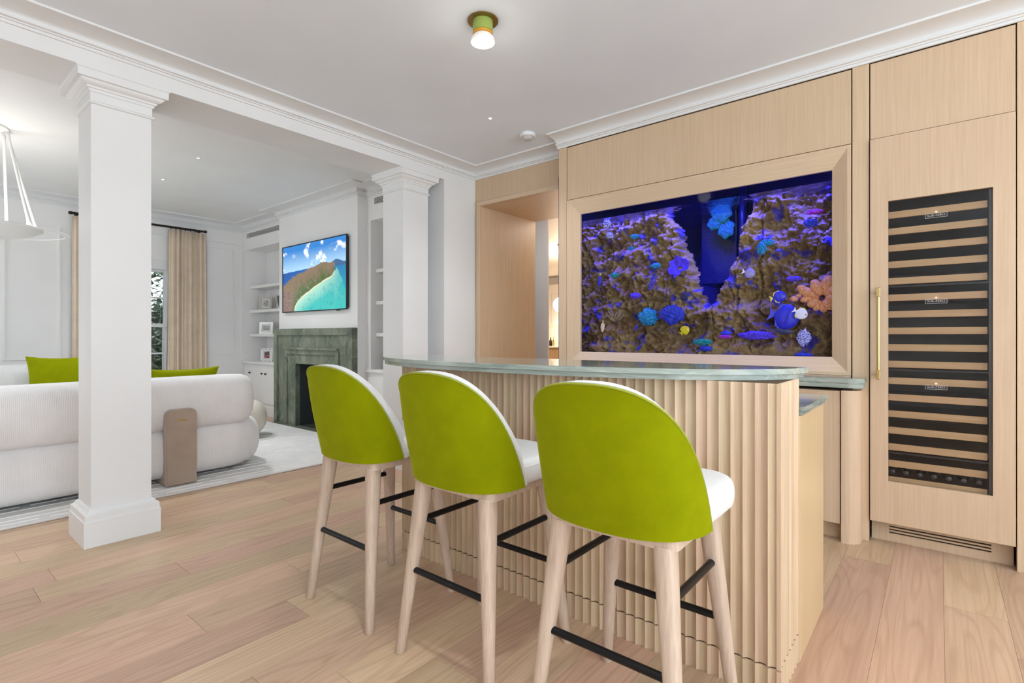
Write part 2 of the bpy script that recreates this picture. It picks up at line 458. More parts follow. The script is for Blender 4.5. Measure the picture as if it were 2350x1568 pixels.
# ---- walls behind the camera, with window openings
us = [X0 - .1, -2.2, 2.8, XR + 1.0]; vs = [0, .45, 2.65, ZC + .1]
struct('wall_back', plate('y', Y0 - .1, Y0, us, vs, {(1, 1)}), M['white'], 'white wall with a wide window behind the viewer')
us = [Y0 - .1, -4.35, -.65, 6.7, 8.3, YW + .1]; vs = [0, .45, 2.65, ZL + .1]
struct('wall_left', plate('x', X0 - .1, X0, us, vs, {(1, 1), (3, 1)}), M['white'], 'white wall with windows on the viewer side of both rooms')
def far_window(name, label, axis, a, u0, u1, z0, z1, cols):
    r = thing(name, label, 'window', (0, 0, 0), kind='structure')
    def B(x0, x1, p0, p1, q0, q1): return bx(p0, p1, x0, x1, q0, q1) if axis == 'x' else bx(x0, x1, p0, p1, q0, q1)
    mk('rail', B(u0, u1, a - .06, a - .01, z0, z0 + .06), M['white'], r); mk('rail', B(u0, u1, a - .06, a - .01, z1 - .06, z1), M['white'], r)
    for i in range(cols + 1):
        u = u0 + (u1 - u0 - .05) * i / cols
        mk('stile', B(u, u + .05, a - .06, a - .01, z0 + .06, z1 - .06), M['white'], r)
    return r
far_window('window_2', 'wide white-framed window behind the viewer', 'y', Y0, -2.2, 2.8, .45, 2.65, 5)
far_window('window_3', 'white-framed side window left of the viewer', 'x', X0, -4.35, -.65, .45, 2.65, 4)
far_window('window_4', 'added unseen white-framed window for sitting-room side light', 'x', X0, 6.7, 8.3, .45, 2.65, 2)  # unseen opening added to go with the sitting-room side fill

# ---- beam between the rooms and the pier at its end
struct('beam', bx(X0, XR + .1, YB0, YB1, 2.672, ZL + .05), M['white'], 'deep white ceiling beam carried by the columns')
struct('wall_pier', bx(3.385, XR + .1, YB0, YB1, 0, 2.672), M['white'], 'white wall pier between column and oak passage')
# ---- oak wall carcass: plate with the fridge, tank and passage openings
us = [Y0, -.303, .311, .425, 2.36, 2.47]; vs = [0, .975, 2.285, 2.312, ZC]
wall_r = struct('wall_right', plate('x', XW + .018, XW + .05, us, vs, {(1, 0), (1, 1), (1, 2), (3, 1)}), M['gapshade'], 'pale oak panelled wall holding aquarium and wine cabinet')
def panel(y0, y1, z0, z1, mat='oak', x0=XW, x1=XW + .02, name='panel', bev=.0012):
    return mk(name, bx(x0, x1, y0, y1, z0, z1, bev, 1), M[mat], wall_r)
ZK = 2.757   # underside of the crown
panel(.399, 2.387, 2.316, ZK - .006)                     # frieze above the aquarium
panel(-.297, .306, 2.316, ZK - .006)                     # frieze above the wine cabinet
panel(.312, .393, 0, ZK, name='pilaster')                # between tank and wine cabinet
panel(2.393, 2.47, 0, ZK, name='pilaster')
panel(-.62, -.3025, 0, ZK, name='pilaster')
for a_, b_ in ((-1.9, -.625), (-3.2, -1.905), (-4.5, -3.205)):
    panel(a_, b_, .10, 2.31); panel(a_, b_, 2.316, ZK - .006)
panel(-4.5, -.625, 0, .095, x0=XW + .01, name='plinth')
mk('pier_return', bx(XW + .02, XR + .02, 2.45, 2.47, 0, ZC), M['oak'], wall_r)
# ---- set-back bay with the passage
us = [2.47, 2.56, 3.547, YB0]; vs = [0, 2.487, ZC]
wall_p = struct('wall_passage', plate('x', XR, XR + .05, us, vs, {(1, 0)}), M['oak'], 'set-back oak bay with an open passage to the kitchen')
mk('casing', bx(XR - .018, XR, 3.547, 3.587, 0, 2.4868, .002, 1), M['oak'], wall_p)
mk('casing_head', bx(XR - .018, XR, 2.47, 3.587, 2.487, 2.527, .002, 1), M['oakh'], wall_p)
mk('jamb', bx(XR + .05, 4.725, 3.547, 3.567, 0, 2.487), M['oak'], wall_p)
mk('soffit', bx(XR + .05, 4.725, 2.54, 3.567, 2.487, 2.507), M['oakh'], wall_p)
mk('jamb', bx(XR + .05, 4.725, 2.54, 2.56, 0, 2.487), M['oak'], wall_p)
# ---- crown mouldings
CR = [(0, 2.757), (.012, 2.757), (.012, 2.772), (.025, 2.772), (.025, 2.779), (.042, 2.781), (.042, 2.791), (.029, 2.796)]
for i in range(9):
    t = i / 8; CR.append((.031 + .106 * (1 - math.cos(t * PI / 2)), 2.797 + .031 * math.sin(t * PI / 2)))
CR += [(.155, 2.828), (.170, 2.828), (.170, ZC), (0, ZC)]
def trim(name, path, prof, label, inner=1):
    return tag(mk(name, sweep(path, prof, True, inner), M['white'], None, True, loc=(0, 0, 0), auto=28), label, 'moulding', kind='structure')
trim('trim_1', [(XR, 2.475), (XR, YB0), (X0, YB0)], CR, 'white cove crown moulding along the beam and passage bay')
trim('trim_2', [(XW, Y0), (XW, 2.478)], CR, 'white cove crown moulding above the oak wall')
CL = [(p * 1.1, ZL - (ZC - z) * 1.35) for p, z in CR]
# sitting-room walls
XF, XB = 3.62, 3.50
YR0, YR1 = 5.2, 7.065            # chimney breast
struct('wall_chimney_breast', plate('x', XB, 3.98, [YR0, 5.75, 6.52, YR1], [0, .83, ZL], {(1, 0)}), M['wallpaper'], 'white chimney breast above the green marble fireplace')
us = [1.95 - .8, 1.95, 2.60, 4.1]; 
wall_w = struct('wall_window', plate('y', YW, YW + .15, [X0 - .1, 1.95, 2.60, 4.1], [0, .53, 2.13, ZL + .1], {(1, 1)}), M['wallpaper'], 'panelled white window wall at the far end of the sitting room')
def mould(x0, x1, z0, z1, w=.022, d=.012):
    y = YW
    prof = [(0, 0)]
    mk('panel_mould', plate('y', y - d, y + .002, [x0, x0 + w, x1 - w, x1], [z0, z0 + w, z1 - w, z1], {(1, 1)}), M['wallpaper'], wall_w)
mould(3.10, 3.50, .9, 2.55); mould(.9, 1.42, .9, 2.55); mould(-.6, .8, .9, 2.55); mould(1.95 - .06, 2.66, 2.26, 2.62)
mk('chair_rail', bx(2.72, 3.62, YW - .018, YW, 2.62, 2.645), M['wallpaper'], wall_w)
trim('trim_3', [(XF, YB1), (XF, YR0), (XB, YR0), (XB, YR1), (XF, YR1), (XF, YW), (X0, YW)], CL, 'white cove crown moulding round the sitting room')
trim('trim_4', [(X0, YB1), (XF, YB1)], CL, 'white cove crown moulding on the back of the beam')
# ---- baseboards
BP = [(0, 0), (.018, 0), (.018, .13), (.010, .15), (0, .16)]
trim('baseboard_window', [(XF, YW), (X0, YW)], BP, 'white baseboard along the window wall')
trim('baseboard_pier', [(XR, YB0), (3.385, YB0)], BP, 'white baseboard on the wall pier')

# ---- columns
cap = [(.078, 2.672), (.078, 2.664), (.072, 2.660), (.071, 2.619), (.054, 2.617), (.052, 2.611), (.046, 2.603), (.036, 2.596), (.024, 2.592), (.022, 2.582), (.013, 2.579), (.011, 2.565), (.004, 2.563),
       (.004, 2.516), (.010, 2.512), (.015, 2.508), (.013, 2.502), (.008, 2.499), (0, 2.497)]
base = [(.039, 0), (.039, .142), (.034, .148), (.033, .179), (.024, .183), (.017, .189), (.013, .199), (.008, .204), (0, .209)]
def column(x0, label):
    t = thing('column', label, 'column', (x0 + .145, 3.837, 0), 'square columns below the beam', kind='structure')
    def stack(prof):
        v = []; f = []
        for p, z in prof:
            v += [(x0 - p, 3.692 - p, z), (x0 + .29 + p, 3.692 - p, z), (x0 + .29 + p, 3.982 + p, z), (x0 - p, 3.982 + p, z)]
        for i in range(len(prof) - 1):
            for k in range(4):
                k2 = (k + 1) % 4; f.append((i * 4 + k, i * 4 + k2, i * 4 + 4 + k2, i * 4 + 4 + k))
        n = len(prof); f += [(0, 1, 2, 3), tuple(4 * (n - 1) + k for k in range(4))]
        bm = bmesh.new(); bv = [bm.verts.new(p) for p in v]
        for q in f: bm.faces.new([bv[i] for i in q])
        return bm
    mk('shaft', bx(x0, x0 + .29, 3.692, 3.982, .2, 2.5), M['white'], t)
    mk('capital', stack(cap), M['white'], t); mk('plinth', stack(base), M['white'], t)
column(.748, 'square white column with stepped plinth, nearer the viewer on the left')
column(2.954, 'square white column behind the bar beside the wall pier')

# ---- window of the sitting room
win = thing('window_1', 'white sash window with four rows of panes beside the linen curtain', 'window', (2.275, YW, .53), kind='structure')
wx0, wx1, wz0, wz1 = 1.95, 2.60, .53, 2.13
mk('casing', plate('y', YW - .02, YW + .01, [wx0 - .07, wx0, wx1, wx1 + .07], [wz0 - .07, wz0, wz1, wz1 + .09], {(1, 1)}), M['white'], win)
mk('sash', plate('y', YW + .05, YW + .09, [wx0, wx0 + .045, wx1 - .045, wx1], [1.315, 1.365, wz1 - .035, wz1], {(1, 1)}), M['white'], win)
mk('sash', plate('y', YW + .08, YW + .12, [wx0, wx0 + .045, wx1 - .045, wx1], [wz0, wz0 + .05, 1.315, 1.355], {(1, 1)}), M['white'], win)
for zb in (1.733, .945):
    mk('muntin', bx(wx0 + .045, wx1 - .045, YW + .055, YW + .085, zb - .011, zb + .011), M['white'], win)
for z0, z1 in ((1.365, wz1 - .035), (wz0 + .05, 1.315)):
    mk('muntin', bx(2.263, 2.287, YW + .056, YW + .084, z0, z1), M['white'], win)
for x0, x1 in ((wx0 + .045, 2.263), (2.287, wx1 - .045)):
    for z0, z1 in ((1.744, wz1 - .035), (1.365, 1.722), (.956, 1.315), (wz0 + .05, .934)):
        mk('pane', bx(x0, x1, YW + .068, YW + .072, z0, z1), M['glass'], win)
mk('window_sill', bx(wx0 - .09, wx1 + .09, YW - .05, YW + .05, wz0 - .035, wz0), M['white'], win)

struct('wall_service', bx(4.66, 4.72, Y0 - .1, 2.538, 0, ZC), M['white'], 'plain wall behind the aquarium and wine cabinet niche')
struct('wall_hall', bx(4.0, 5.35, 4.9, 5.0, 0, ZC), M['white'], 'plain end wall of the passage')
# ---- kitchen seen through the passage
warm = plain('warm_kitchen_wall', (.80, .75, .70), .6)
struct('wall_kitchen_side', bx(5.35, 5.375, 3.82, 8.4, 0, ZC), plain('hall_wall_paint', (.80, .77, .765), .6), 'white wall end seen through the passage')
struct('wall_kitchen_far', bx(11.6, 11.75, 2.4, 10, 0, ZC), warm, 'far warm-lit kitchen wall')
struct('ceiling_kitchen', bx(4.725, 11.7, 1.6, 10, 2.78, 2.9), plain('kitchen_ceiling_paint', (.78, .73, .66), .6), 'kitchen ceiling beyond the passage')
struct('wall_kitchen_right', bx(4.725, 11.7, 1.5, 1.6, 0, 2.85), warm, 'right wall of the kitchen')
struct('wall_kitchen_left', bx(5.5, 11.7, 9.95, 10.05, 0, 2.85), warm, 'left wall of the kitchen')
struct('floor_kitchen', bx(4.6, 11.7, 1.6, 10, -.018, 0), M['plank'], 'oak floor of the kitchen')
# ================================================================== BUILT-INS ON THE OAK WALL
# ---- aquarium frame
aq = thing('aquarium', 'large wall aquarium with pale oak frame and rock walls', 'aquarium', (3.95, 1.388, 1.053))
GY0, GY1, GZ0, GZ1 = .499, 2.277, 1.057, 2.188
FY0, FY1, FZ0, FZ1 = .399, 2.387, .951, 2.310
def bevel_rail(pts_out, pts_in, mat, name):
    """picture-frame rail: outer edge flush with the wall, sloping in to the glass; pts are (y, z)"""
    xo, xi = XW - .006, XW + .030
    v = [(xo, *pts_out[0]), (xo, *pts_out[1]), (xi, *pts_in[1]), (xi, *pts_in[0]), (XW + .05, *pts_out[0]), (XW + .05, *pts_out[1]), (XW + .05, *pts_in[1]), (XW + .05, *pts_in[0])]
    f = [(0, 1, 2, 3), (4, 7, 6, 5), (0, 4, 5, 1), (3, 2, 6, 7), (0, 3, 7, 4), (1, 5, 6, 2)]
    bm = bmesh.new(); bv = [bm.verts.new(p) for p in v]
    for q in f: bm.faces.new([bv[i] for i in q])
    return mk(name, bm, M[mat], aq)
fr = .018
def ring(y0, y1, z0, z1): return (y0, z0), (y1, z0), (y1, z1), (y0, z1)
O = ring(FY0, FY1, FZ0, FZ1); Oi = ring(FY0 + fr, FY1 - fr, FZ0 + fr, FZ1 - fr); I = ring(GY0, GY1, GZ0, GZ1)
for k, mat in enumerate(('oakh', 'oak', 'oakh', 'oak')):
    k2 = (k + 1) % 4
    bevel_rail((Oi[k], Oi[k2]), (I[k], I[k2]), mat, 'frame_rail')
mk('frame_bead', plate('x', XW - .006, XW + .04, [FY0, FY0 + fr, FY1 - fr, FY1], [FZ0, FZ0 + fr, FZ1 - fr, FZ1], {(1, 1)}), M['oak'], aq)
mk('tank_glass', bx(XW + .04, XW + .052, GY0 - .01, GY1 + .01, GZ0 - .01, GZ1 + .01), M['aglass'], aq)
deep = plain('tank_back_film', (.008, .012, .11), .5)
XT = 4.62
TY0, TY1 = .345, 2.515
mk('tank_back', bx(XT, XT + .02, TY0, TY1, .98, 2.55), deep, aq)
mk('tank_side', bx(XW + .06, XT, TY0, TY0 + .015, 1.0, 2.53), deep, aq)
mk('tank_side', bx(XW + .06, XT, TY1 - .015, TY1, 1.0, 2.53), deep, aq)
mk('tank_floor', bx(XW + .06, XT, TY0, TY1, .98, 1.0), deep, aq)
mk('tank_lid', bx(XW + .06, XT, TY0, TY1, 2.53, 2.55), deep, aq)
mk('overflow_box', bx(4.25, 4.60, 1.22, 1.50, 1.6, 2.30, .01), plain('overflow_acrylic', (.01, .012, .05), .2), aq)
mk('pump_pipe', tube([(4.2, 1.165, 1.62), (4.2, 1.165, 2.4)], .028, 16), plain('pipe_pvc', (.012, .014, .06), .3), aq, True)
ledB = emitter('blue_led', (.02, .04, 1.0), 2)
for y in (.95, 1.80):
    fx = thing('aquarium_lamp', 'blue reef lamp hung above the %s rock wall' % ('right' if y < 1.3 else 'left'), 'lamp', (3.95, y, 2.46))
    mk('housing', bx(3.80, 4.10, y - .3, y + .3, 2.46, 2.52, .008), M['black'], fx)
    mk('led_strip', bx(3.82, 4.08, y - .27, y + .27, 2.452, 2.459), ledB, fx)
def tank_light(name, loc, sx, sy, p, col, aim):
    o = area(name, loc, sx, sy, p, col, aim); o.data.spread = math.radians(72); return o
tank_light('reef_light_blue', (3.77, 1.43, 2.44), 2.0, .12, 26, (.012, .022, 1.0), (.42, 0, -1))
tank_light('reef_light_white', (3.76, 1.43, 2.43), 2.0, .10, 1.2, (1.0, .85, .6), (.42, 0, -1))

# ---- back counter below the tank
bc = thing('back_counter', 'oak back counter cabinet with rounded end below the aquarium', 'cabinet', (3.56, 1.4, 0))
mk('carcass', bx(3.522, XW - .001, .44, 2.45, .10, .872), M['gapshade'], bc)
mk('toe_kick', bx(3.575, XW - .001, .44, 2.45, 0, .10), M['oak'], bc)
dy = [.437, .935, 1.433, 1.931, 2.43]
for a, b in zip(dy[:-1], dy[1:]):
    mk('door', bx(3.50, 3.52, a + .002, b - .002, .103, .868, .0015, 1), M['oak'], bc)
# rounded end post
o = [(XW - .0006, .343)]
R = .075
for i in range(13):
    a = -PI / 2 - (PI / 2) * i / 12
    o.append((3.49 + R + R * math.cos(a), .343 + R + R * math.sin(a)))
o += [(3.49, .433), (XW - .0006, .433)]
mk('end_post', extrude(o, 'z', 0, .872), M['oak'], bc, True, auto=30)
ct = thing('back_countertop', 'green stone counter slab with stepped edge below the aquarium', 'countertop', (3.54, 1.4, .888))
def slab_end(x0, yend, r, z0, z1):
    o = [(XW - .001, yend)]
    for i in range(11):
        a = -PI / 2 - (PI / 2) * i / 10
        o.append((x0 + r + r * math.cos(a), yend + r + r * math.sin(a)))
    o += [(x0, 2.46), (XW - .001, 2.46)]
    bm = extrude(o, 'z', z0, z1)
    es = [e for e in bm.edges if abs(e.verts[0].co.z - e.verts[1].co.z) < 1e-5]
    bmesh.ops.bevel(bm, geom=es, offset=.004, segments=2, affect='EDGES')
    return bm
mk('upper_slab', slab_end(3.462, .322, .075, .917, .943), M['stone'], ct, True, auto=40)
mk('lower_slab', slab_end(3.468, .328, .072, .889, .9165), M['stone'], ct, True, auto=40)
mk('oak_upstand', bx(XW - .004, XW + .0, .40, 2.385, .9435, .949), M['oak'], ct)

# ---- wine cabinet
wf = thing('wine_fridge', 'tall built-in wine cabinet with oak door and seventeen slatted racks', 'wine fridge', (3.85, .004, 0))
mk('door_panel', plate('x', XW - .012, XW + .014, [-.297, -.213, .222, .3055], [.127, .364, 1.946, 2.310], {(1, 1)}), M['oak'], wf)
inner = plain('wine_cabinet_liner', (.15, .14, .137), .35)
bm = plate('x', 3.675, 4.25, [-.285, -.270, .275, .290], [.12, .135, 2.28, 2.295], {(1, 1)})
mk('liner', bm, inner, wf)
mk('back_wall', bx(4.235, 4.25, -.27, .275, .135, 2.28), inner, wf)
mk('door_frame', plate('x', XW + .015, XW + .030, [-.240, -.199, .228, .245], [.345, .358, 1.953, 1.965], {(1, 1)}), plain('door_frame_graphite', (.07, .066, .066), .3), wf)
mk('door_glass', bx(XW + .004, XW + .010, -.214, .223, .363, 1.947), M['fglass'], wf)
rackwood = wood('rack_beech', (.72, .50, .28), (.62, .41, .21), (60, 2, 60), rough=.5, tone=.03)
lit = plain('rack_shelf_steel', (.16, .15, .148), .3)
for i in range(17):
    z = 1.872 - .0942 * i
    rk = mk('rack', bx(3.652, 3.667, -.195, .234, z - .019, z + .019, .002, 1), rackwood, wf)
    mk('rack_tray', bx(3.667, 4.20, -.262, .267, z - .012, z - .006), lit, rk)
for i in (4, 9, 14):
    z = 1.872 - .0942 * i - .030
    mk('zone_divider', bx(3.648, 4.20, -.265, .270, z - .006, z + .003), M['black'], wf)
def text_geo(txt, size):
    c = bpy.data.curves.new('t', 'FONT'); c.body = txt; c.size = size; c.align_x = 'CENTER'; c.align_y = 'CENTER'; c.extrude = .0004; c.space_character = 1.05
    o = bpy.data.objects.new('t', c); C.objects.link(o)
    dg = bpy.context.evaluated_depsgraph_get(); me = bpy.data.meshes.new_from_object(o.evaluated_get(dg))
    v = [tuple(p.co) for p in me.vertices]; f = [tuple(p.vertices) for p in me.polygons]
    bpy.data.objects.remove(o); bpy.data.curves.remove(c); bpy.data.meshes.remove(me)
    return v, f
tv, tf = text_geo('SUB-ZERO', .0165)
logo_m = emitter('logo_glow', (.70, .69, .68), .12)  # slight glow added so the lettering shows
mk_black = plain('logo_plate_black', (.035, .035, .037), .3)
for zz in (1.842, 1.374, .905):
    lp = mk('badge', plate('x', 3.645, 3.647, [-.034, -.0325, .0575, .059], [zz - .0125, zz - .011, zz + .011, zz + .0125], {(1, 1)}), logo_m, wf)
    bm = bmesh.new(); bv = [bm.verts.new((3.6465 - p[2], .0125 - p[0] * .98, zz + p[1])) for p in tv]
    for q in tf:
        try: bm.faces.new([bv[i] for i in q])
        except ValueError: pass
    mk('lettering', bm, logo_m, lp)
for z in (1.842, 1.374, .905):
    mk('indicator_lamp', lathe([(.0001, z + .0185), (.003, z + .018), (.003, z + .020), (.0001, z + .0215)], 3.649, .012, 10), emitter('pin_led', (1, 1, 1), 3), wf, True)
hd = mk('handle', tube([(3.566, .264, .99), (3.566, .264, 1.405)], .0085, 20), M['brass'], wf, True, auto=40)
for z0, z1 in ((.938, .992), (1.403, 1.457)):
    mk('handle_end', bx(3.556, 3.576, .254, .274, z0, z1, .003, 2), M['brass'], hd)
    mk('handle_post', tube([(3.572, .264, (z0 + z1) / 2), (XW - .012, .264, (z0 + z1) / 2)], .006, 12), M['brass'], hd, True)
sl = [.0, .046, .054, .063, .071, .080, .088, .115]
mk('toe_grille', plate('x', 3.70, 3.712, [-.297, -.212, .224, .3055], sl, {(1, 1), (1, 3), (1, 5)}), M['oak'], wf)
mk('toe_dark_backing', bx(3.76, 3.775, -.29, .30, .0, .115), M['gapshade'], wf)  # dark sheet that gives the grille slots their shade
# bottles on the lowest rack
bott = plain('dark_bottle_glass', (.075, .078, .078), .25)
for k in range(7):
    y = -.165 + .062 * k; z = .366 + .006 + .031
    prof = [(.001, 0), (.012, .004), (.0135, .03), (.0135, .07), (.020, .10), (.0275, .135), (.0285, .16), (.0285, .29), (.026, .297), (.001, .299)]
    v, f = lathe(prof, 0, 0, 20)
    b_ = mk('wine_bottle', ([(3.70 + p[2], y + p[0], z - .0005 + p[1]) for p in v], f), bott, None, True, auto=40)
    tag(b_, 'dark wine bottle lying neck out on the lowest rack of the cabinet', 'bottle', 'bottles on the lowest rack')
clip = mk('door_stop', bx(3.722, 3.742, .022, .104, .0, .008, .002), glassy('clear_plastic', (.9, .88, .88), .12), None)
tag(clip, 'small clear plastic strip on the floor below the wine cabinet', 'strip')
# ================================================================== BAR
bar = thing('bar', 'bar with fluted oak tambour front and honey oak end cabinet', 'bar', (2.2, 1.35, 0))
BX, BY0, BY1 = 1.835, .392, 2.302
mk('core', bx(BX + .0135, 2.108, BY0 + .0135, BY1, 0, 1.0265), M['gapshade'], bar)
PITCH = (BY1 - BY0) / 49
def flute(depth=.0105, back=.013, k=8, w=PITCH):
    pts = []
    for i in range(k + 1):
        t = i / k
        pts.append((t * w, depth * math.sin(t * PI) ** .8 if 0 < t < 1 else 0))
    return pts
fl = flute()
def slat_outline_front(y0):     # ridge to ridge along Y, scooped towards +X
    return [(BX + d, y0 + s) for s, d in fl] + [(BX + .013, y0 + PITCH), (BX + .013, y0)]
def slat_outline_side(x0):      # along X on the end, scooped towards +Y
    return [(x0 + s, BY0 + d) for s, d in fl] + [(x0 + PITCH, BY0 + .013), (x0, BY0 + .013)]
first = {}
def place(key, outline, z0, z1, dx, dy, name):
    if key not in first:
        o = mk(name, extrude(outline, 'z', z0, z1), M['slat'], bar, True, auto=35); first[key] = o; return o
    c = first[key].copy(); C.objects.link(c); c.parent = bar; c.location = (dx, dy, 0); return c
for i in range(49):
    place('a', slat_outline_front(BY0), .104, 1.0265, 0, PITCH * i, 'slat')
    place('b', slat_outline_front(BY0), 0, .0985, 0, PITCH * i, 'base_slat')
for i in range(7):
    place('c', slat_outline_side(BX), .104, 1.0265, PITCH * i, 0, 'slat')
    place('d', slat_outline_side(BX), 0, .0985, PITCH * i, 0, 'base_slat')
# lower working side
mk('end_panel', bx(2.109, 2.600, .388, .412, 0, .893, .002, 1), M['honey'], bar)
mk('cabinet_body', bx(2.109, 2.575, .413, 2.29, .10, .893), M['gapshade'], bar)
mk('end_panel', bx(2.109, 2.600, 2.291, 2.312, 0, .893, .002, 1), M['honey'], bar)
for i in range(4):
    a = .414 + i * .469
    mk('door', bx(2.576, 2.596, a + .002, a + .467, .103, .889, .0015, 1), M['oak'], bar)
mk('toe_kick', bx(2.109, 2.53, .413, 2.29, 0, .10), M['oak'], bar)
mk('rear_panel', bx(2.1085, 2.1185, .393, 2.30, .926, 1.0265), M['oak'], bar)

# ---- bar top: bow-fronted stone slab in two layers
def bow(ins):
    pts = [(2.172 - ins, .372 + ins)]
    P = [(2.105, .384), (2.03, .412), (1.935, .482), (1.845, .590), (1.772, .730), (1.715, .90), (1.672, 1.12), (1.645, 1.38), (1.634, 1.62), (1.641, 1.86), (1.668, 2.06), (1.708, 2.22), (1.762, 2.365), (1.835, 2.475), (1.93, 2.555), (2.04, 2.595)]
    # Catmull-Rom through the points
    Q = [pts[0]] + P + [(2.172 - ins, 2.605 - ins)]
    out = []
    for i in range(len(Q) - 1):
        p0 = Q[max(i - 1, 0)]; p1 = Q[i]; p2 = Q[i + 1]; p3 = Q[min(i + 2, len(Q) - 1)]
        for s in range(6):
            t = s / 6
            q = [0.5 * ((2 * p1[k]) + (-p0[k] + p2[k]) * t + (2 * p0[k] - 5 * p1[k] + 4 * p2[k] - p3[k]) * t * t + (-p0[k] + 3 * p1[k] - 3 * p2[k] + p3[k]) * t ** 3) for k in (0, 1)]
            out.append(q)
    out.append(list(Q[-1]))
    res = []
    n = len(out)
    for i, q in enumerate(out):
        a = out[max(i - 1, 0)]; b = out[min(i + 1, n - 1)]
        tx, ty = b[0] - a[0], b[1] - a[1]; L = math.hypot(tx, ty) or 1
        nx, ny = ty / L, -tx / L          # inward (+X side)
        if i in (0, n - 1): res.append(tuple(q))
        else: res.append((q[0] + nx * ins, q[1] + ny * ins))
    return res
def slab(outline, z0, z1, b=.0035):
    bm = extrude(outline, 'z', z0, z1)
    es = [e for e in bm.edges if abs(e.verts[0].co.z - e.verts[1].co.z) < 1e-5]
    bmesh.ops.bevel(bm, geom=es, offset=b, segments=2, affect='EDGES')
    return bm
bt = thing('bar_countertop', 'bow-fronted polished green stone bar top with stepped edge', 'countertop', (1.9, 1.5, 1.0275))
mk('upper_slab', slab(bow(0), 1.0475, 1.067), M['stone'], bt, True, auto=40)
mk('lower_slab', slab(bow(.013), 1.0275, 1.047), M['stone'], bt, True, auto=40)
lc = thing('bar_worktop', 'low green stone worktop behind the raised bar', 'countertop', (2.35, 1.35, .894))
mk('upper_slab', slab([(2.1195, .372), (2.622, .372), (2.622, 2.32), (2.1195, 2.32)], .908, .925), M['stone'], lc, True, auto=40)
mk('lower_slab', slab([(2.1195, .378), (2.612, .378), (2.612, 2.315), (2.1195, 2.315)], .894, .9075), M['stone'], lc, True, auto=40)

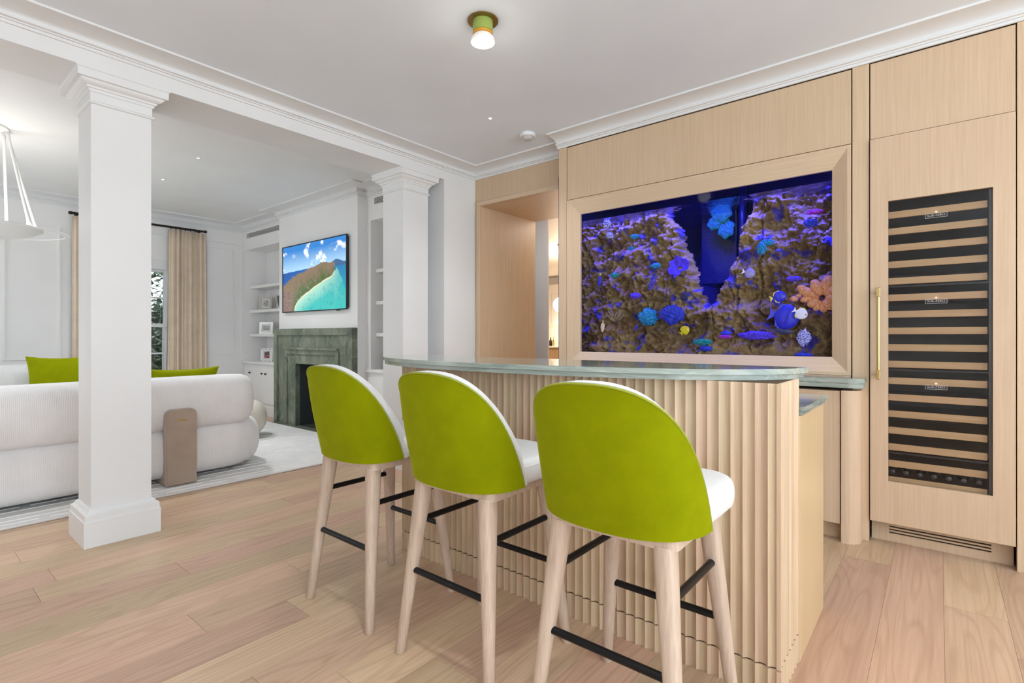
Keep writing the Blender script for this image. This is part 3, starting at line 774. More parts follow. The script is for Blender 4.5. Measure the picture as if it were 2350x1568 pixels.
# ================================================================== BAR STOOLS
def make_stool(cy, label):
    cx = 1.455
    t = thing('bar_stool', label, 'stool', (cx, cy, 0), 'bar stools at the bar')
    # legs: square at the top, rounding and tapering to the foot
    def leg(sx, sy):
        n = 16; v = []; f = []
        rows = [(0.0, .224, .0155, 2.0), (.004, .224, .0185, 2.0), (.2, .204, .021, 2.2), (.4, .184, .0245, 3.2), (.58, .166, .0275, 4.5), (.64, .1605, .0275, 5)]
        for z, off, r, pw in rows:
            for k in range(n):
                a = 2 * PI * (k + .5) / n
                ca, sa = math.cos(a), math.sin(a)
                rr = r / ((abs(ca) ** pw + abs(sa) ** pw) ** (1 / pw))
                v.append((cx + sx * off + rr * ca, cy + sy * off + rr * sa, z))
        for i in range(len(rows) - 1):
            for k in range(n):
                k2 = (k + 1) % n; f.append((i * n + k, i * n + k2, (i + 1) * n + k2, (i + 1) * n + k))
        f += [tuple(range(n))[::-1], tuple((len(rows) - 1) * n + k for k in range(n))]
        lg = mk('leg', (v, f), M['leg'], t, True, auto=50)
        gl = lathe([(.010, -.0), (.013, .0), (.013, .0035), (.01, .0035)], cx + sx * .224, cy + sy * .224, 12)
        return lg
    for sx in (-1, 1):
        for sy in (-1, 1): leg(sx, sy)
    offz = lambda z: .224 - z * .1
    zl, zs = .312, .492
    for sx in (-1, 1):
        x = cx + sx * offz(zl)
        mk('footrest', tube([(x, cy - offz(zl) - .004, zl), (x, cy + offz(zl) + .004, zl)], .0115, 14), M['blackmetal'], t, True, auto=40)
    for sy in (-1, 1):
        y = cy + sy * offz(zs)
        mk('stretcher', tube([(cx - offz(zs) - .004, y, zs), (cx + offz(zs) + .004, y, zs)], .0115, 14), M['blackmetal'], t, True, auto=40)
    # oak seat frame
    mk('seat_frame', extrude(rrect(cx - .186, cx + .200, cy - .198, cy + .198, .028), 'z', .632, .667), M['leg'], t, True, auto=30)
    # seat cushion with welt
    v, f = puff(cx - .20, cx + .248, cy - .243, cy + .243, .667, .756, .115, .035, 10, 14, .5)
    seat = mk('seat', (v, f), M['linen'], t, True)
    wp = rrect(cx - .20, cx + .2425, cy - .2375, cy + .2375, .112, 10)
    mk('welt', tube([(x, y, (.7315)) for x, y in wp] + [(wp[0][0], wp[0][1], (.7315))], .0048, 8, cap=False), M['linen'], seat, True)
    # back shell
    Wd, D = .253, .155
    zb, H = .668, .388
    def plan(u, grow=0.0):
        s = math.sin(u * PI / 2 * .93) / math.sin(PI / 2 * .93)
        return (D * abs(u) ** 2.3, (Wd + grow) * s)
    def top(u):
        return H * max(0.0, 1 - abs(u) ** 2.45) ** (1 / 2.05)
    def surf(u, w, inset):
        """w 0 bottom .. 1 top edge"""
        a, y = plan(u, -inset * .9)
        h = top(u) * w
        lean = -.075 * (h / H) ** 1.15
        bulge = -.012 * math.sin(PI * min(1, h / H)) 
        low = -.012 * (1 - abs(u) ** 2) * (1 - w)
        x = cx - .232 + a + lean + bulge + inset
        return Vector((x, cy + y, zb + .004 * abs(u) ** 3 * (1 - w) + h + low))
    NU, NV = 45, 19
    us = [-1 + 2 * i / (NU - 1) for i in range(NU)]
    def spread_u(u): return math.copysign(abs(math.sin(u * PI / 2)) ** .9, u) * .9985
    def sheet(inset, shrink=0.0):
        v = []
        for j in range(NV):
            w = j / (NV - 1)
            for u in us:
                uu = spread_u(u)
                p = surf(uu, w, inset)
                v.append(p)
        return v
    th = .030
    outer = sheet(0); 
    inn = []
    n = NU * NV
    # outer velvet: outside sheet plus a thin backing
    def skin(A, B):
        v = A + B; f = []; m = len(A)
        for j in range(NV - 1):
            for i in range(NU - 1):
                a = j * NU + i
                f.append((a, a + NU, a + NU + 1, a + 1)); f.append((m + a, m + a + 1, m + a + NU + 1, m + a + NU))
        for i in range(NU - 1):
            f.append((i, i + 1, m + i + 1, m + i)); q = (NV - 1) * NU + i; f.append((q, m + q, m + q + 1, q + 1))
        for j in range(NV - 1):
            a = j * NU; f.append((a, m + a, m + a + NU, a + NU)); b = j * NU + NU - 1; f.append((b, b + NU, m + b + NU, m + b))
        bm = bmesh.new(); bv = [bm.verts.new(p) for p in v]
        for q in f:
            try: bm.faces.new([bv[i] for i in q])
            except ValueError: pass
        bmesh.ops.remove_doubles(bm, verts=bm.verts, dist=.0006)
        return bm
    mk('back_shell', skin(outer, sheet(.008)), M['velvet'], t, True, auto=50)
    def padded():
        A = [surf(spread_u(u), j / (NV - 1), .0085) + Vector((.016 * abs(spread_u(u)) ** 5, 0, .006 * (j / (NV - 1)) ** 4)) for j in range(NV) for u in us]; B = []
        for j in range(NV):
            w = j / (NV - 1)
            for u in us:
                uu = spread_u(u)
                edge = min(1.0, (1 - abs(uu)) * 9)
                q = min(1.0, max(0.0, (1 - w) * 7))
                puffy = .038 + .016 * min(edge, q)
                p = surf(uu, w, .0085 + puffy)
                B.append(p + Vector((.026 * abs(uu) ** 5, 0, .008 * w ** 4)))
        return skin(A, B)
    mk('back_pad', padded(), M['linen'], t, True, auto=60)
    # piping round the arch
    rim = [surf(spread_u(u), 1, .002) + Vector((-.001, 0, .001)) for u in us]
    left = [surf(-.9985, w / 6, .002) for w in range(6)]; right = [surf(.9985, 1 - w / 6, .002) for w in range(1, 7)]
    mk('piping', tube(left + rim + right, .0036, 8), M['piping'], t, True)
    return t
st = make_stool(1.972, 'bar stool with chartreuse velvet back, farthest of the three, nearest the fireplace')
s2 = copy_tree(st); s2.location.y = 1.332; s2['label'] = 'bar stool with chartreuse velvet back in the middle of the three'
s3 = copy_tree(st); s3.location.y = .710; s3['label'] = 'bar stool with chartreuse velvet back, nearest and largest of the three'
# ================================================================== CEILING FITTINGS
lt = thing('ceiling_light', 'small flush ceiling light with green drum and frosted glass shade', 'lamp', (2.003, 1.848, ZC))
lx, ly = 2.003, 1.848
mk('ceiling_plate', lathe([(.0805, ZC - .001), (.0805, ZC - .006), (.05, ZC - .007), (.05, ZC - .001)], lx, ly, 40), plain('bronze_plate', (.30, .19, .06), .3, metal=.8), lt, True, auto=40)
mk('drum', lathe([(.053, ZC - .007), (.053, ZC - .062), (.048, ZC - .066), (.02, ZC - .066)], lx, ly, 40), plain('green_enamel', (.30, .38, .08), .35), lt, True, auto=40)
mk('ring', lathe([(.040, ZC - .060), (.052, ZC - .066), (.053, ZC - .071), (.050, ZC - .076), (.042, ZC - .078)], lx, ly, 40), plain('amber_ring', (.62, .30, .02), .35), lt, True, auto=40)
frost = emitter('frosted_glass', (.86, .80, .74), .10)
mk('shade', lathe([(.042, ZC - .077), (.050, ZC - .083), (.058, ZC - .094), (.063, ZC - .107), (.0635, ZC - .114), (.0615, ZC - .1165)], lx, ly, 40, cap=False), frost, lt, True)
mk('diffuser', lathe([(.0612, ZC - .110), (.0612, ZC - .1155), (.045, ZC - .1175), (.001, ZC - .1185)], lx, ly, 40), emitter('lamp_glow', (1.0, .97, .93), 4), lt, True, auto=60)
pl = bpy.data.lights.new('ceiling_light_bulb', 'POINT'); pl.energy = .6; pl.shadow_soft_size = .06; pl.color = (1, .95, .88)
po = bpy.data.objects.new('ceiling_light_bulb', pl); C.objects.link(po); po.location = (lx, ly, ZC - .23)

DLW = 46
def downlight(x, y, z, label, k=1.0):
    t = thing('downlight', label, 'lamp', (x, y, z), 'recessed downlights')
    mk('trim_ring', lathe([(.0075, z), (.0075, z - .0015), (.020, z - .0012), (.020, z)], x, y, 24), M['ceil'], t, True)
    mk('lens', lathe([(.0001, z - .002), (.009, z - .0018), (.009, z - .0005), (.0001, z - .0005)], x, y, 16), emitter('downlight_glow', (1, .98, .95), 25), t, True)
    l = bpy.data.lights.new('downlight_beam', 'SPOT'); l.energy = DLW * k; l.spot_size = 2.2; l.spot_blend = 1; l.shadow_soft_size = .05; l.color = (.93, .965, 1)
    o = bpy.data.objects.new('downlight_beam', l); C.objects.link(o); o.location = (x, y, z - .01)
downlight(2.938, 2.634, ZC, 'tiny recessed downlight in the ceiling over the bar')
downlight(1.967, 5.601, ZL, 'tiny recessed downlight in the sitting-room ceiling, nearer the beam', 1.6)
downlight(1.985, 6.665, ZL, 'tiny recessed downlight in the sitting-room ceiling, nearer the curtain', 1.6)
for x_, y_, w_ in ((-1.2, .6, 'left of the viewer'), (.85, .6, 'above the viewer'), (2.938, -1.2, 'before the wine cabinet'), (.85, -1.6, 'behind the viewer'), (-1.2, -1.6, 'behind and left of the viewer')):  # unseen fill lamps added to brighten floor and ceiling
    downlight(x_, y_, ZC, 'added recessed fill downlight out of view, ' + w_, .6 if x_ > 2 else 1.0)
for x_, y_, w_ in ((-.9, 4.7, 'behind the near sofa'), (-.9, 5.601, 'over the near sofa'), (-.9, 6.665, 'over the grey sofa')):  # unseen fill lamps added to brighten the sitting room
    downlight(x_, y_, ZL, 'added unseen fill downlight of the sitting room, ' + w_, 1.5)
sd = thing('smoke_detector', 'round white smoke detector on the ceiling by the crown moulding', 'smoke detector', (3.38, 2.62, ZC))
x, y, z = 3.36, 2.60, ZC
mk('base', lathe([(.062, z), (.064, z - .006), (.064, z - .024), (.060, z - .028), (.05, z - .0285)], x, y, 40), M['white'], sd, True, auto=40)
mk('chamber', lathe([(.044, z - .028), (.044, z - .040), (.038, z - .045), (.001, z - .046)], x, y, 40), plain('detector_grey', (.6, .6, .6), .5), sd, True, auto=40)
for k in range(8):
    a = 2 * PI * k / 8 + .2
    c, s_ = math.cos(a), math.sin(a)
    v = []
    for rr, zz in ((.0436, z - .031), (.0452, z - .031), (.0452, z - .037), (.0436, z - .037)):
        for da in (-.28, .28): v.append((x + rr * math.cos(a + da), y + rr * math.sin(a + da), zz))
    mk('vent_slot', (v, [(0, 1, 3, 2), (2, 3, 5, 4), (4, 5, 7, 6), (6, 7, 1, 0), (0, 2, 4, 6), (1, 7, 5, 3)]), M['ventdark'], sd)

# ================================================================== SITTING ROOM
# ---- pendant
pxc, pyc = .50, 6.10
pd = thing('pendant_lamp', 'large white disc pendant hung on three splayed stems', 'lamp', (pxc, pyc, ZL))
pw = plain('pendant_white', (.82, .815, .80), .3)
mk('canopy', lathe([(.185, ZL), (.185, ZL - .014), (.175, ZL - .020), (.02, ZL - .020)], pxc, pyc, 40), pw, pd, True, auto=40)
zd = 2.085
mk('dish', lathe([(.385, zd + .016), (.40, zd + .018), (.402, zd + .004), (.385, zd - .006), (.33, zd - .035), (.24, zd - .058), (.12, zd - .070), (.001, zd - .074)], pxc, pyc, 56), pw, pd, True, auto=50)
v, f = [], []
rc = (pxc + .12, pyc - .02)
ringp = [(.425, zd - .020), (.455, zd - .020), (.455, zd - .012), (.425, zd - .012)]
n = 64
for r, z in ringp:
    for k in range(n):
        a = 2 * PI * k / n; v.append((rc[0] + r * math.cos(a), rc[1] + r * math.sin(a), z))
for i in range(4):
    for k in range(n):
        k2 = (k + 1) % n; i2 = (i + 1) % 4
        f.append((i * n + k, i * n + k2, i2 * n + k2, i2 * n + k))
mk('outer_ring', (v, f), pw, pd, True, auto=40)
for (tx, ty), (bx_, by_) in (((.155, .02), (.20, .26)), ((.17, -.02), (.305, -.10)), ((.175, .03), (.37, .05)), ((-.12, -.10), (-.28, -.22))):
    T = Vector((pxc + tx, pyc + ty, ZL - .018)); B = Vector((pxc + bx_, pyc + by_, zd + .016))
    mk('stem', tube([T, T + (B - T) * .08, T + (B - T) * .90, B], [.020, .0105, .0115, .026], 12), pw, pd, True)
mk('light_ring', lathe([(.34, zd + .012), (.375, zd + .012), (.375, zd + .017), (.34, zd + .017)], pxc, pyc, 40), emitter('pendant_glow', (1, .96, .9), 2), pd, True, auto=40)
pl = bpy.data.lights.new('pendant_uplight', 'POINT'); pl.energy = 2.6; pl.shadow_soft_size = .10; pl.color = (1, .98, .96)
po = bpy.data.objects.new('pendant_uplight', pl); C.objects.link(po); po.location = (pxc, pyc, zd + .12)

# ---- curtain rod, curtains
rod = thing('curtain_rod', 'dark bronze curtain rod above the sash window', 'curtain rod', (2.39, 8.4, 2.735))
mk('rod', tube([(1.51, 8.40, 2.735), (3.035, 8.40, 2.735)], .015, 14), M['bronze'], rod, True, auto=40)
for xx in (1.50, 3.045): mk('finial', lathe([(.001, 2.713), (.020, 2.719), (.025, 2.735), (.020, 2.751), (.001, 2.757)], xx, 8.40, 16), M['bronze'], rod, True)
for xx in (1.57, 2.98): mk('bracket', bx(xx - .012, xx + .012, 8.40, 8.50, 2.722, 2.746), M['bronze'], rod)
rings = [1.54 + .055 * i for i in range(6)] + [2.60 + .062 * i for i in range(7)]
for xx in rings:
    v = []; f = []; n, m = 16, 6
    for i in range(n):
        a = 2 * PI * i / n
        for j in range(m):
            b = 2 * PI * j / m; r = .022 + .0035 * math.cos(b)
            v.append((xx + .0035 * math.sin(b), 8.40 + r * math.cos(a), 2.728 + r * math.sin(a)))
    for i in range(n):
        for j in range(m):
            f.append((i * m + j, i * m + (j + 1) % m, ((i + 1) % n) * m + (j + 1) % m, ((i + 1) % n) * m + j))
    mk('rod_ring', (v, f), M['bronze'], rod, True)
def curtain(x0, x1, label, folds, seed):
    rnd = random.Random(seed)
    ph = [rnd.uniform(-.5, .5) for _ in range(folds + 2)]
    def fn(u, w):
        z = .012 + w * 2.688
        k = u * folds
        warp = .35 * math.sin(u * 9 + seed)
        amp = .042 * (.65 + .35 * (1 - w)) * (.75 + .25 * math.sin(u * 17 + seed))
        s = math.sin(2 * PI * k + warp)
        x = x0 + (x1 - x0) * u + .008 * math.sin(4 * PI * k + 1) + .012 * (1 - w) * (u - .3)
        y = 8.395 + amp * math.copysign(abs(s) ** .75, s) + .008 * math.sin(3 * u + 4 * w)
        return (x, y, z)
    t = thing('curtain', label, 'curtain', ((x0 + x1) / 2, 8.395, 0), 'curtains at the sash window')
    c = mk('drape', solidify(grid(folds * 14 + 1, 15, fn), .004), M['curtain'], t, True)
    return t
curtain(2.575, 3.045, 'gathered oatmeal linen curtain at the right of the sash window', 8, 3)
curtain(1.515, 1.88, 'gathered oatmeal linen curtain half hidden by the near column', 6, 8)

# ---- tree outside
tr = thing('magnolia_tree', 'broad-leaved evergreen growing outside the sash window', 'tree', (2.6, 10.3, 0))
mk('trunk', tube([(2.6, 10.3, -.02), (2.66, 10.25, .9), (2.56, 10.3, 1.8), (2.62, 10.28, 2.9)], [.07, .055, .045, .03], 12), plain('bark', (.10, .075, .05), .9, bump=.6, bscale=30), tr, True)
rnd = random.Random(4); v = []; f = []
for i in range(4200):
    cx, cy, cz = rnd.uniform(1.2, 5.0), 9.3 + 2.2 * rnd.random() ** 1.3, rnd.uniform(.05, 3.3)
    L, w = rnd.uniform(.10, .20), rnd.uniform(.035, .065)
    d = Vector((rnd.gauss(0, 1), rnd.gauss(-.3, 1), rnd.gauss(.1, .7))).normalized(); s, t_ = frame_of(d)
    c = Vector((cx, cy, cz)); b = len(v); dip = t_ * w * .25
    v += [c - d * L / 2, c - d * L * .1 + s * w + dip, c + d * L / 2, c - d * L * .1 - s * w + dip, c - d * L * .1]
    f += [(b, b + 1, b + 4), (b + 1, b + 2, b + 4), (b + 2, b + 3, b + 4), (b + 3, b, b + 4)]
leafm = plain('glossy_leaf', (.10, .16, .065), .22)
tag(mk('foliage', (v, f), leafm, tr), 'dark glossy leaves with bright sky between them', kind='stuff')
hg = thing('hedge', 'dense dark hedge closing the garden behind the broad-leaved tree', 'hedge', (3.2, 12.2, 0))
def hedge_pt(u, w):
    p = Vector((u * 9, w * 6, 2)); n_ = noise.fractal(p * 1.6, .9, 2.1, 5)
    return (0 + 7.5 * u, 11.9 - .22 * n_ + .25 * w, -.02 + 1.8 * w + .12 * n_)
mk('leaf_face', solidify(grid(150, 60, hedge_pt), .3), plain('hedge_leaf', (.035, .055, .022), .6, bump=1, bscale=22), hg, True)
struct('ground_outside', bx(-4, 7, YW + .16, 13, -.12, -.02), plain('garden_soil', (.12, .13, .07), .9), 'garden ground outside the window')

# ---- built-in bookcases either side of the chimney breast
def bookcase(y0, y1, label, oy0, oy1, vent):
    """face at XF from y0 to y1; open niche oy0..oy1"""
    t = thing('bookcase', label, 'bookcase', (3.8, (y0 + y1) / 2, 0), 'built-in bookcases')
    P = M['wallpaper']
    us = [y0, oy0, oy1, y1]; vs = [.16, .76, .80, 2.533, 2.712, 2.782, ZL]
    vy0, vy1 = vent
    mk('face_frame', plate('x', XF, XF + .04, us, [.77, .802, 2.533, 2.66], {(1, 1)}), P, t)
    mk('vent_frieze', plate('x', XF, XF + .04, [y0, vy0, vy1, y1], [2.66, 2.712, 2.782, ZL], {(1, 1)}), P, t)
    mk('side_panel', bx(XF + .04, 3.96, oy0 - .02, oy0, .80, 2.533), P, t); mk('side_panel', bx(XF + .04, 3.96, oy1, oy1 + .02, .80, 2.533), P, t)
    mk('back_panel', bx(3.96, 3.98, y0, y1, 0, ZL), P, t)
    mk('niche_head', bx(XF + .04, 3.96, oy0, oy1, 2.533, 2.553), P, t)
    mk('counter', bx(XF - .02, 3.96, y0 + .001, y1 - .001, .765, .80, .003, 1), P, t)
    for z in (1.555, 1.181, 1.933):
        mk('shelf', bx(3.69, 3.958, oy0 + .001, oy1 - .001, z, z + .042, .002, 1), P, t)
    mk('cupboard', bx(XF + .012, 3.95, y0 + .001, y1 - .001, .16, .764), P, t)
    mk('base_skirt', bx(XF - .012, 3.95, y0 + .001, y1 - .001, 0, .16, .003, 1), P, t)
    yy = [oy0 - .04, (oy0 + oy1) / 2, oy1 + .04]
    for i, (a, b) in enumerate(zip(yy[:-1], yy[1:])):
        d_ = mk('door', bx(XF - .008, XF + .011, a + .002, b - .002, .185, .71, .003, 1), P, t)
        for ky in ((7.80, 7.685)[i == 0] if y0 > 6 else (b - .05 if i == 0 else a + .05),):
            v, f = lathe([(.006, 0), (.006, .012), (.014, .016), (.016, .022), (.012, .027), (.001, .028)], 0, 0, 16)
            mk('knob', ([(XF - .008 - p[2], ky + p[0], .628 + p[1]) for p in v], f), M['bronze'], d_, True, auto=40)
    if y0 > 6:
        v, f = lathe([(.006, 0), (.006, .012), (.014, .016), (.016, .022), (.012, .027), (.001, .028)], 0, 0, 16)
        mk('knob', ([(XF - .008 - p[2], 8.205 + p[0], .628 + p[1]) for p in v], f), M['bronze'], d_, True, auto=40)
    vt = mk('vent_grille', plate('x', XF - .004, XF + .004, [vy0 - .006, vy0, vy1, vy1 + .006], [2.706, 2.712, 2.782, 2.788], {(1, 1)}), M['ventwhite'], t)
    mk('vent_duct', bx(XF + .03, XF + .039, vy0 - .01, vy1 + .01, 2.70, 2.79), M['ventdark'], vt)
    for i in range(5):
        mk('vent_blade', bx(XF + .002, XF + .012, vy0, vy1, 2.716 + .0135 * i, 2.7205 + .0135 * i), M['ventwhite'], vt)
    return t
bookcase(YR1 + .001, YW - .001, 'white built-in bookcase with cupboard between window wall and chimney breast', 7.24, 8.405, (7.30, 8.34))
bookcase(YB1 + .001, YR0 - .001, 'white built-in bookcase behind the far column, right of the fireplace', 4.12, 5.115, (4.2, 5.04))

# ---- fireplace
fp = thing('fireplace', 'green marble fireplace surround with stepped opening', 'fireplace', (3.44, 6.13, 0))
fy0, fy1, fz = 5.2, 7.07, 1.285
def U(x0, x1, ya, yb, w, z, zt, m='fire', name='surround_step'):
    """three-sided surround: two legs and a head as one piece"""
    return mk(name, plate('x', x0, x1, [ya, ya + w, yb - w, yb], [0.0, z, zt], {(1, 0)}), M[m], fp)
U(3.425, XB - .0005, fy0, fy1, .085, fz - .085, fz, name='outer_moulding')
U(3.452, XB - .0005, fy0 + .085, fy1 - .085, .205, fz - .085 - .205, fz - .0855, name='frieze')
mk('mantel_lip', bx(3.405, 3.46, fy0 + .29, fy1 - .27, 1.012, 1.04, .004), M['fire'], fp)
U(3.428, XB - .0005, fy0 + .29, fy1 - .29, .06, .955, 1.0115, name='inner_moulding')
U(3.447, XB - .0005, fy0 + .35, fy1 - .35, .20, .83, .9545, name='inner_slip')
mk('firebox_back', bx(3.85, 3.87, 5.751, 6.519, 0, .829), M['soot'], fp)
mk('firebox_cheek', bx(XB, 3.85, 5.7505, 5.77, .012, .829), M['soot'], fp); mk('firebox_cheek', bx(XB, 3.85, 6.50, 6.5195, .012, .829), M['soot'], fp)
mk('firebox_floor', bx(XB, 3.85, 5.7505, 6.5195, 0, .012), M['soot'], fp); mk('firebox_top', bx(XB, 3.85, 5.77, 6.50, .815, .829), M['soot'], fp)
mk('hearth', bx(3.405, XB - .0008, fy0 - .0, fy1 + .0, 0.0005, .012), M['fire'], fp)

# ---- television: island photograph on the screen
tvt = thing('television', 'wall-mounted television showing a tropical island bay', 'television', (3.46, 6.12, 1.50))
ty0, ty1, tz0, tz1 = 5.352, 6.884, 1.503, 2.388
mk('frame', plate('x', 3.452, 3.474, [ty0, ty0 + .012, ty1 - .012, ty1], [tz0, tz0 + .012, tz1 - .012, tz1], {(1, 1)}), M['black'], tvt)
mk('rear_housing', bx(3.474, XB - .0005, ty0 + .02, ty1 - .02, tz0 + .02, tz1 - .02), M['black'], tvt)
mk('receiver', bx(3.455, 3.47, ty0 + .16, ty0 + .22, tz0 - .010, tz0), M['black'], tvt)
def fbm(x, y, s, o=4): return noise.fractal(Vector((x * s, y * s, 7.3)), 1.0, 2.0, o)
def lerp(a, b, t): t = max(0, min(1, t)); return tuple(a[i] + (b[i] - a[i]) * t for i in range(3))
def isle(u, w):
    """u 0 left..1 right, w 0 bottom..1 top"""
    n1 = fbm(u * 1.7, w, 5); n2 = fbm(u * 1.7, w, 16); n3 = fbm(u * 1.7 + 9, w, 40)
    hor = .60 + .055 * u
    ridge = .43 + .25 * max(0, math.sin((u - .02) * 2.2)) ** 1.0 + .035 * n1 + .02 * n2
    if u > .82: ridge -= (u - .82) * 2.2
    shore = .02 + .60 * max(0, (u - .20)) ** .62 + .012 * n1
    if u < .20: shore = -.2
    if u > .80: shore += (u - .80) * 1.2
    far = .695 - .9 * abs(u - .86) ** 1.3 + .012 * n1
    if w > max(hor, ridge) and not (u > .6 and w < far):
        t = (w - hor) / (1 - hor)
        c = lerp((.40, .66, .88), (.03, .22, .62), t * 1.25)
        cl = fbm(u * 2.2 + 3, w * 1.5, 4.2, 5)
        if cl > .28 and t > .1: c = lerp(c, (.93, .95, .98), (cl - .28) * 3.2)
        return c
    if u > .6 and hor - .05 < w < far and w > ridge: return (.05, .13, .28)
    if w > ridge or (u > .84 and w > shore + .0): 
        if w > ridge and u < .84: return lerp((.008, .11, .42), (.012, .07, .33), (w - ridge) * 4)
        return lerp((.01, .33, .46), (.02, .18, .42), (w - .3) * 3)
    if w > shore:
        d = (w - shore) / max(.05, ridge - shore)
        if w - shore < .022: return (.80, .70, .52)
        c = (.24, .165, .11)
        g = (.07, .13, .035)
        k = max(0, 1.3 - d * 1.7) + .35 * n2 + .3 * n1
        if u < .16 and w < .30: return lerp((.30, .20, .17), (.17, .12, .10), .5 + n3)
        c = lerp(c, g, k * .95)
        c = lerp(c, (.36, .27, .20), .35 * max(0, n3))
        if d < .4 and n3 > .62: c = (.45, .41, .38)
        return c
    d = shore - w
    c = lerp((.42, .72, .56), (.05, .50, .47), d * 4.5)
    c = lerp(c, (.01, .30, .38), max(0, u - .6) * 1.6 * (w * 2.2))
    if n2 > .30 and d > .06: c = lerp(c, (.02, .27, .29), min(.45, (n2 - .30) * 2))
    c = lerp(c, (.50, .80, .64), max(0, .25 * n1))
    return c
scr = mk('screen', grid(240, 140, lambda u, w: (3.458, ty1 - .012 - u * (ty1 - ty0 - .024), tz0 + .012 + w * (tz1 - tz0 - .024))), vcol('island_picture', .25, .3, emis=.75), tvt)
ca = scr.data.color_attributes.new('Col', 'FLOAT_COLOR', 'POINT')
buf = []
for j in range(140):
    for i in range(240): buf += [*isle(i / 239, j / 139), 1.0]
ca.data.foreach_set('color', buf)
b_ = scr.data.materials[0].node_tree.nodes['Principled BSDF']
nt = scr.data.materials[0].node_tree
for l in list(nt.links):
    if l.to_socket == b_.inputs['Base Color']: nt.links.remove(l)
b_.inputs['Base Color'].default_value = (.01, .01, .01, 1)

# ---- objects on the shelves
def photo_frame(y, z, w, h, x, mat, label, inner, studs=False):
    t = thing('picture_frame', label, 'picture frame', (x, y, z), 'photo frames on the bookcase')
    tilt = .12
    def T(px_, py, pz): return (x + px_ + tilt * (pz - z), py, pz)
    def tilted(bm):
        for q in bm.verts: q.co.x += tilt * (q.co.z - z)
        return bm
    b = .18 * w
    mk('frame', tilted(plate('x', x, x + .016, [y - w / 2, y - w / 2 + b, y + w / 2 - b, y + w / 2], [z, z + b, z + h - b, z + h], {(1, 1)})), mat, t)
    mk('mount', tilted(bx(x + .010, x + .014, y - w / 2 + b, y + w / 2 - b, z + b, z + h - b)), plain('photo_mat', (.78, .78, .76), .6), t)
    bi = b * 1.55
    p = mk('photo', tilted(grid_to_bm(x + .009, y, z, w, h, bi)), vcol('photo_print_' + str(len(bpy.data.materials)), .3), t)
    rnd = random.Random(int(y * 1000))
    paint(p, inner)
    mk('easel_back', tilted(bx(x + .0165, x + .02, y - w * .4, y + w * .4, z + .004, z + h * .9)), M['black'], t)
    if studs:
        for k in range(6):
            for (yy, zz) in ((y - w / 2 + b / 2 + (w - b) * k / 5, z + b / 2), (y - w / 2 + b / 2 + (w - b) * k / 5, z + h - b / 2)):
                if k % 2: mk('stud', tilted(bx(x - .003, x, yy - .005, yy + .005, zz - .005, zz + .005, .001, 1)), M['black'], t)
    t.rotation_euler = (0, 0, .72)
    return t
def grid_to_bm(x, y, z, w, h, b):
    v, f = grid(14, 16, lambda u, q: (x, y + w / 2 - b - u * (w - 2 * b), z + b + q * (h - 2 * b)))
    bm = bmesh.new(); bv = [bm.verts.new(p) for p in v]
    for q in f: bm.faces.new([bv[i] for i in q])
    return bm
def grey_photo(p):
    n = noise.noise(p * 28) * .5 + .5; g = .12 + .6 * n; return (g, g, g * .97)
def pink_photo(p):
    n = noise.noise(p * 30) * .5 + .5
    return (.50, .10, .14) if p.z < .80 + .085 and n > .35 else ((.12, .10, .09) if n < .5 else (.55, .40, .33))
photo_frame(8.13, 1.597, .20, .21, 3.80, plain('bleached_wood_frame', (.55, .50, .45), .5), 'pale wooden frame with a grey photograph on the upper shelf', grey_photo)
photo_frame(8.06, 1.223, .21, .185, 3.78, M['chrome'], 'silver frame with a grey photograph on the middle shelf', grey_photo)
photo_frame(8.02, .80, .18, .20, 3.77, plain('white_enamel_frame', (.82, .82, .80), .3), 'white studded frame with a pink photograph on the cupboard top', pink_photo, True)
def vase(y, x, z, prof, label):
    v, f = lathe([(r, z + q) for r, q in prof], x, y, 28, cap=False)
    return tag(mk('glass_vase', (v, f), glassy('vase_glass_%d' % int(y * 100), (.90, .92, .91), .16), None, True), label, 'vase', 'clear glass vases')
vase(7.60, 3.78, .80, [(.001, .004), (.05, .0), (.055, .004), (.052, .10), (.060, .26), (.057, .26), (.049, .10), (.050, .012), (.001, .012)], 'tall clear glass vase on the cupboard top')
vase(7.52, 3.80, 1.597, [(.001, .004), (.06, .0), (.075, .03), (.095, .10), (.105, .19), (.102, .19), (.092, .10), (.070, .032), (.001, .01)], 'wide clear glass bowl on the upper shelf by the chimney breast')
mk_b = thing('silver_box', 'silver photo album standing on the right-hand cupboard top', 'album', (3.75, 4.97, .80))
mk('cover', bx(3.735, 3.75, 4.86, 5.05, .80, 1.0, .004), M['chrome'], mk_b); mk('pages', bx(3.75, 3.79, 4.868, 5.042, .804, .995), M['linen'], mk_b); mk('cover', bx(3.79, 3.80, 4.86, 5.05, .80, 1.0, .003), M['chrome'], mk_b)

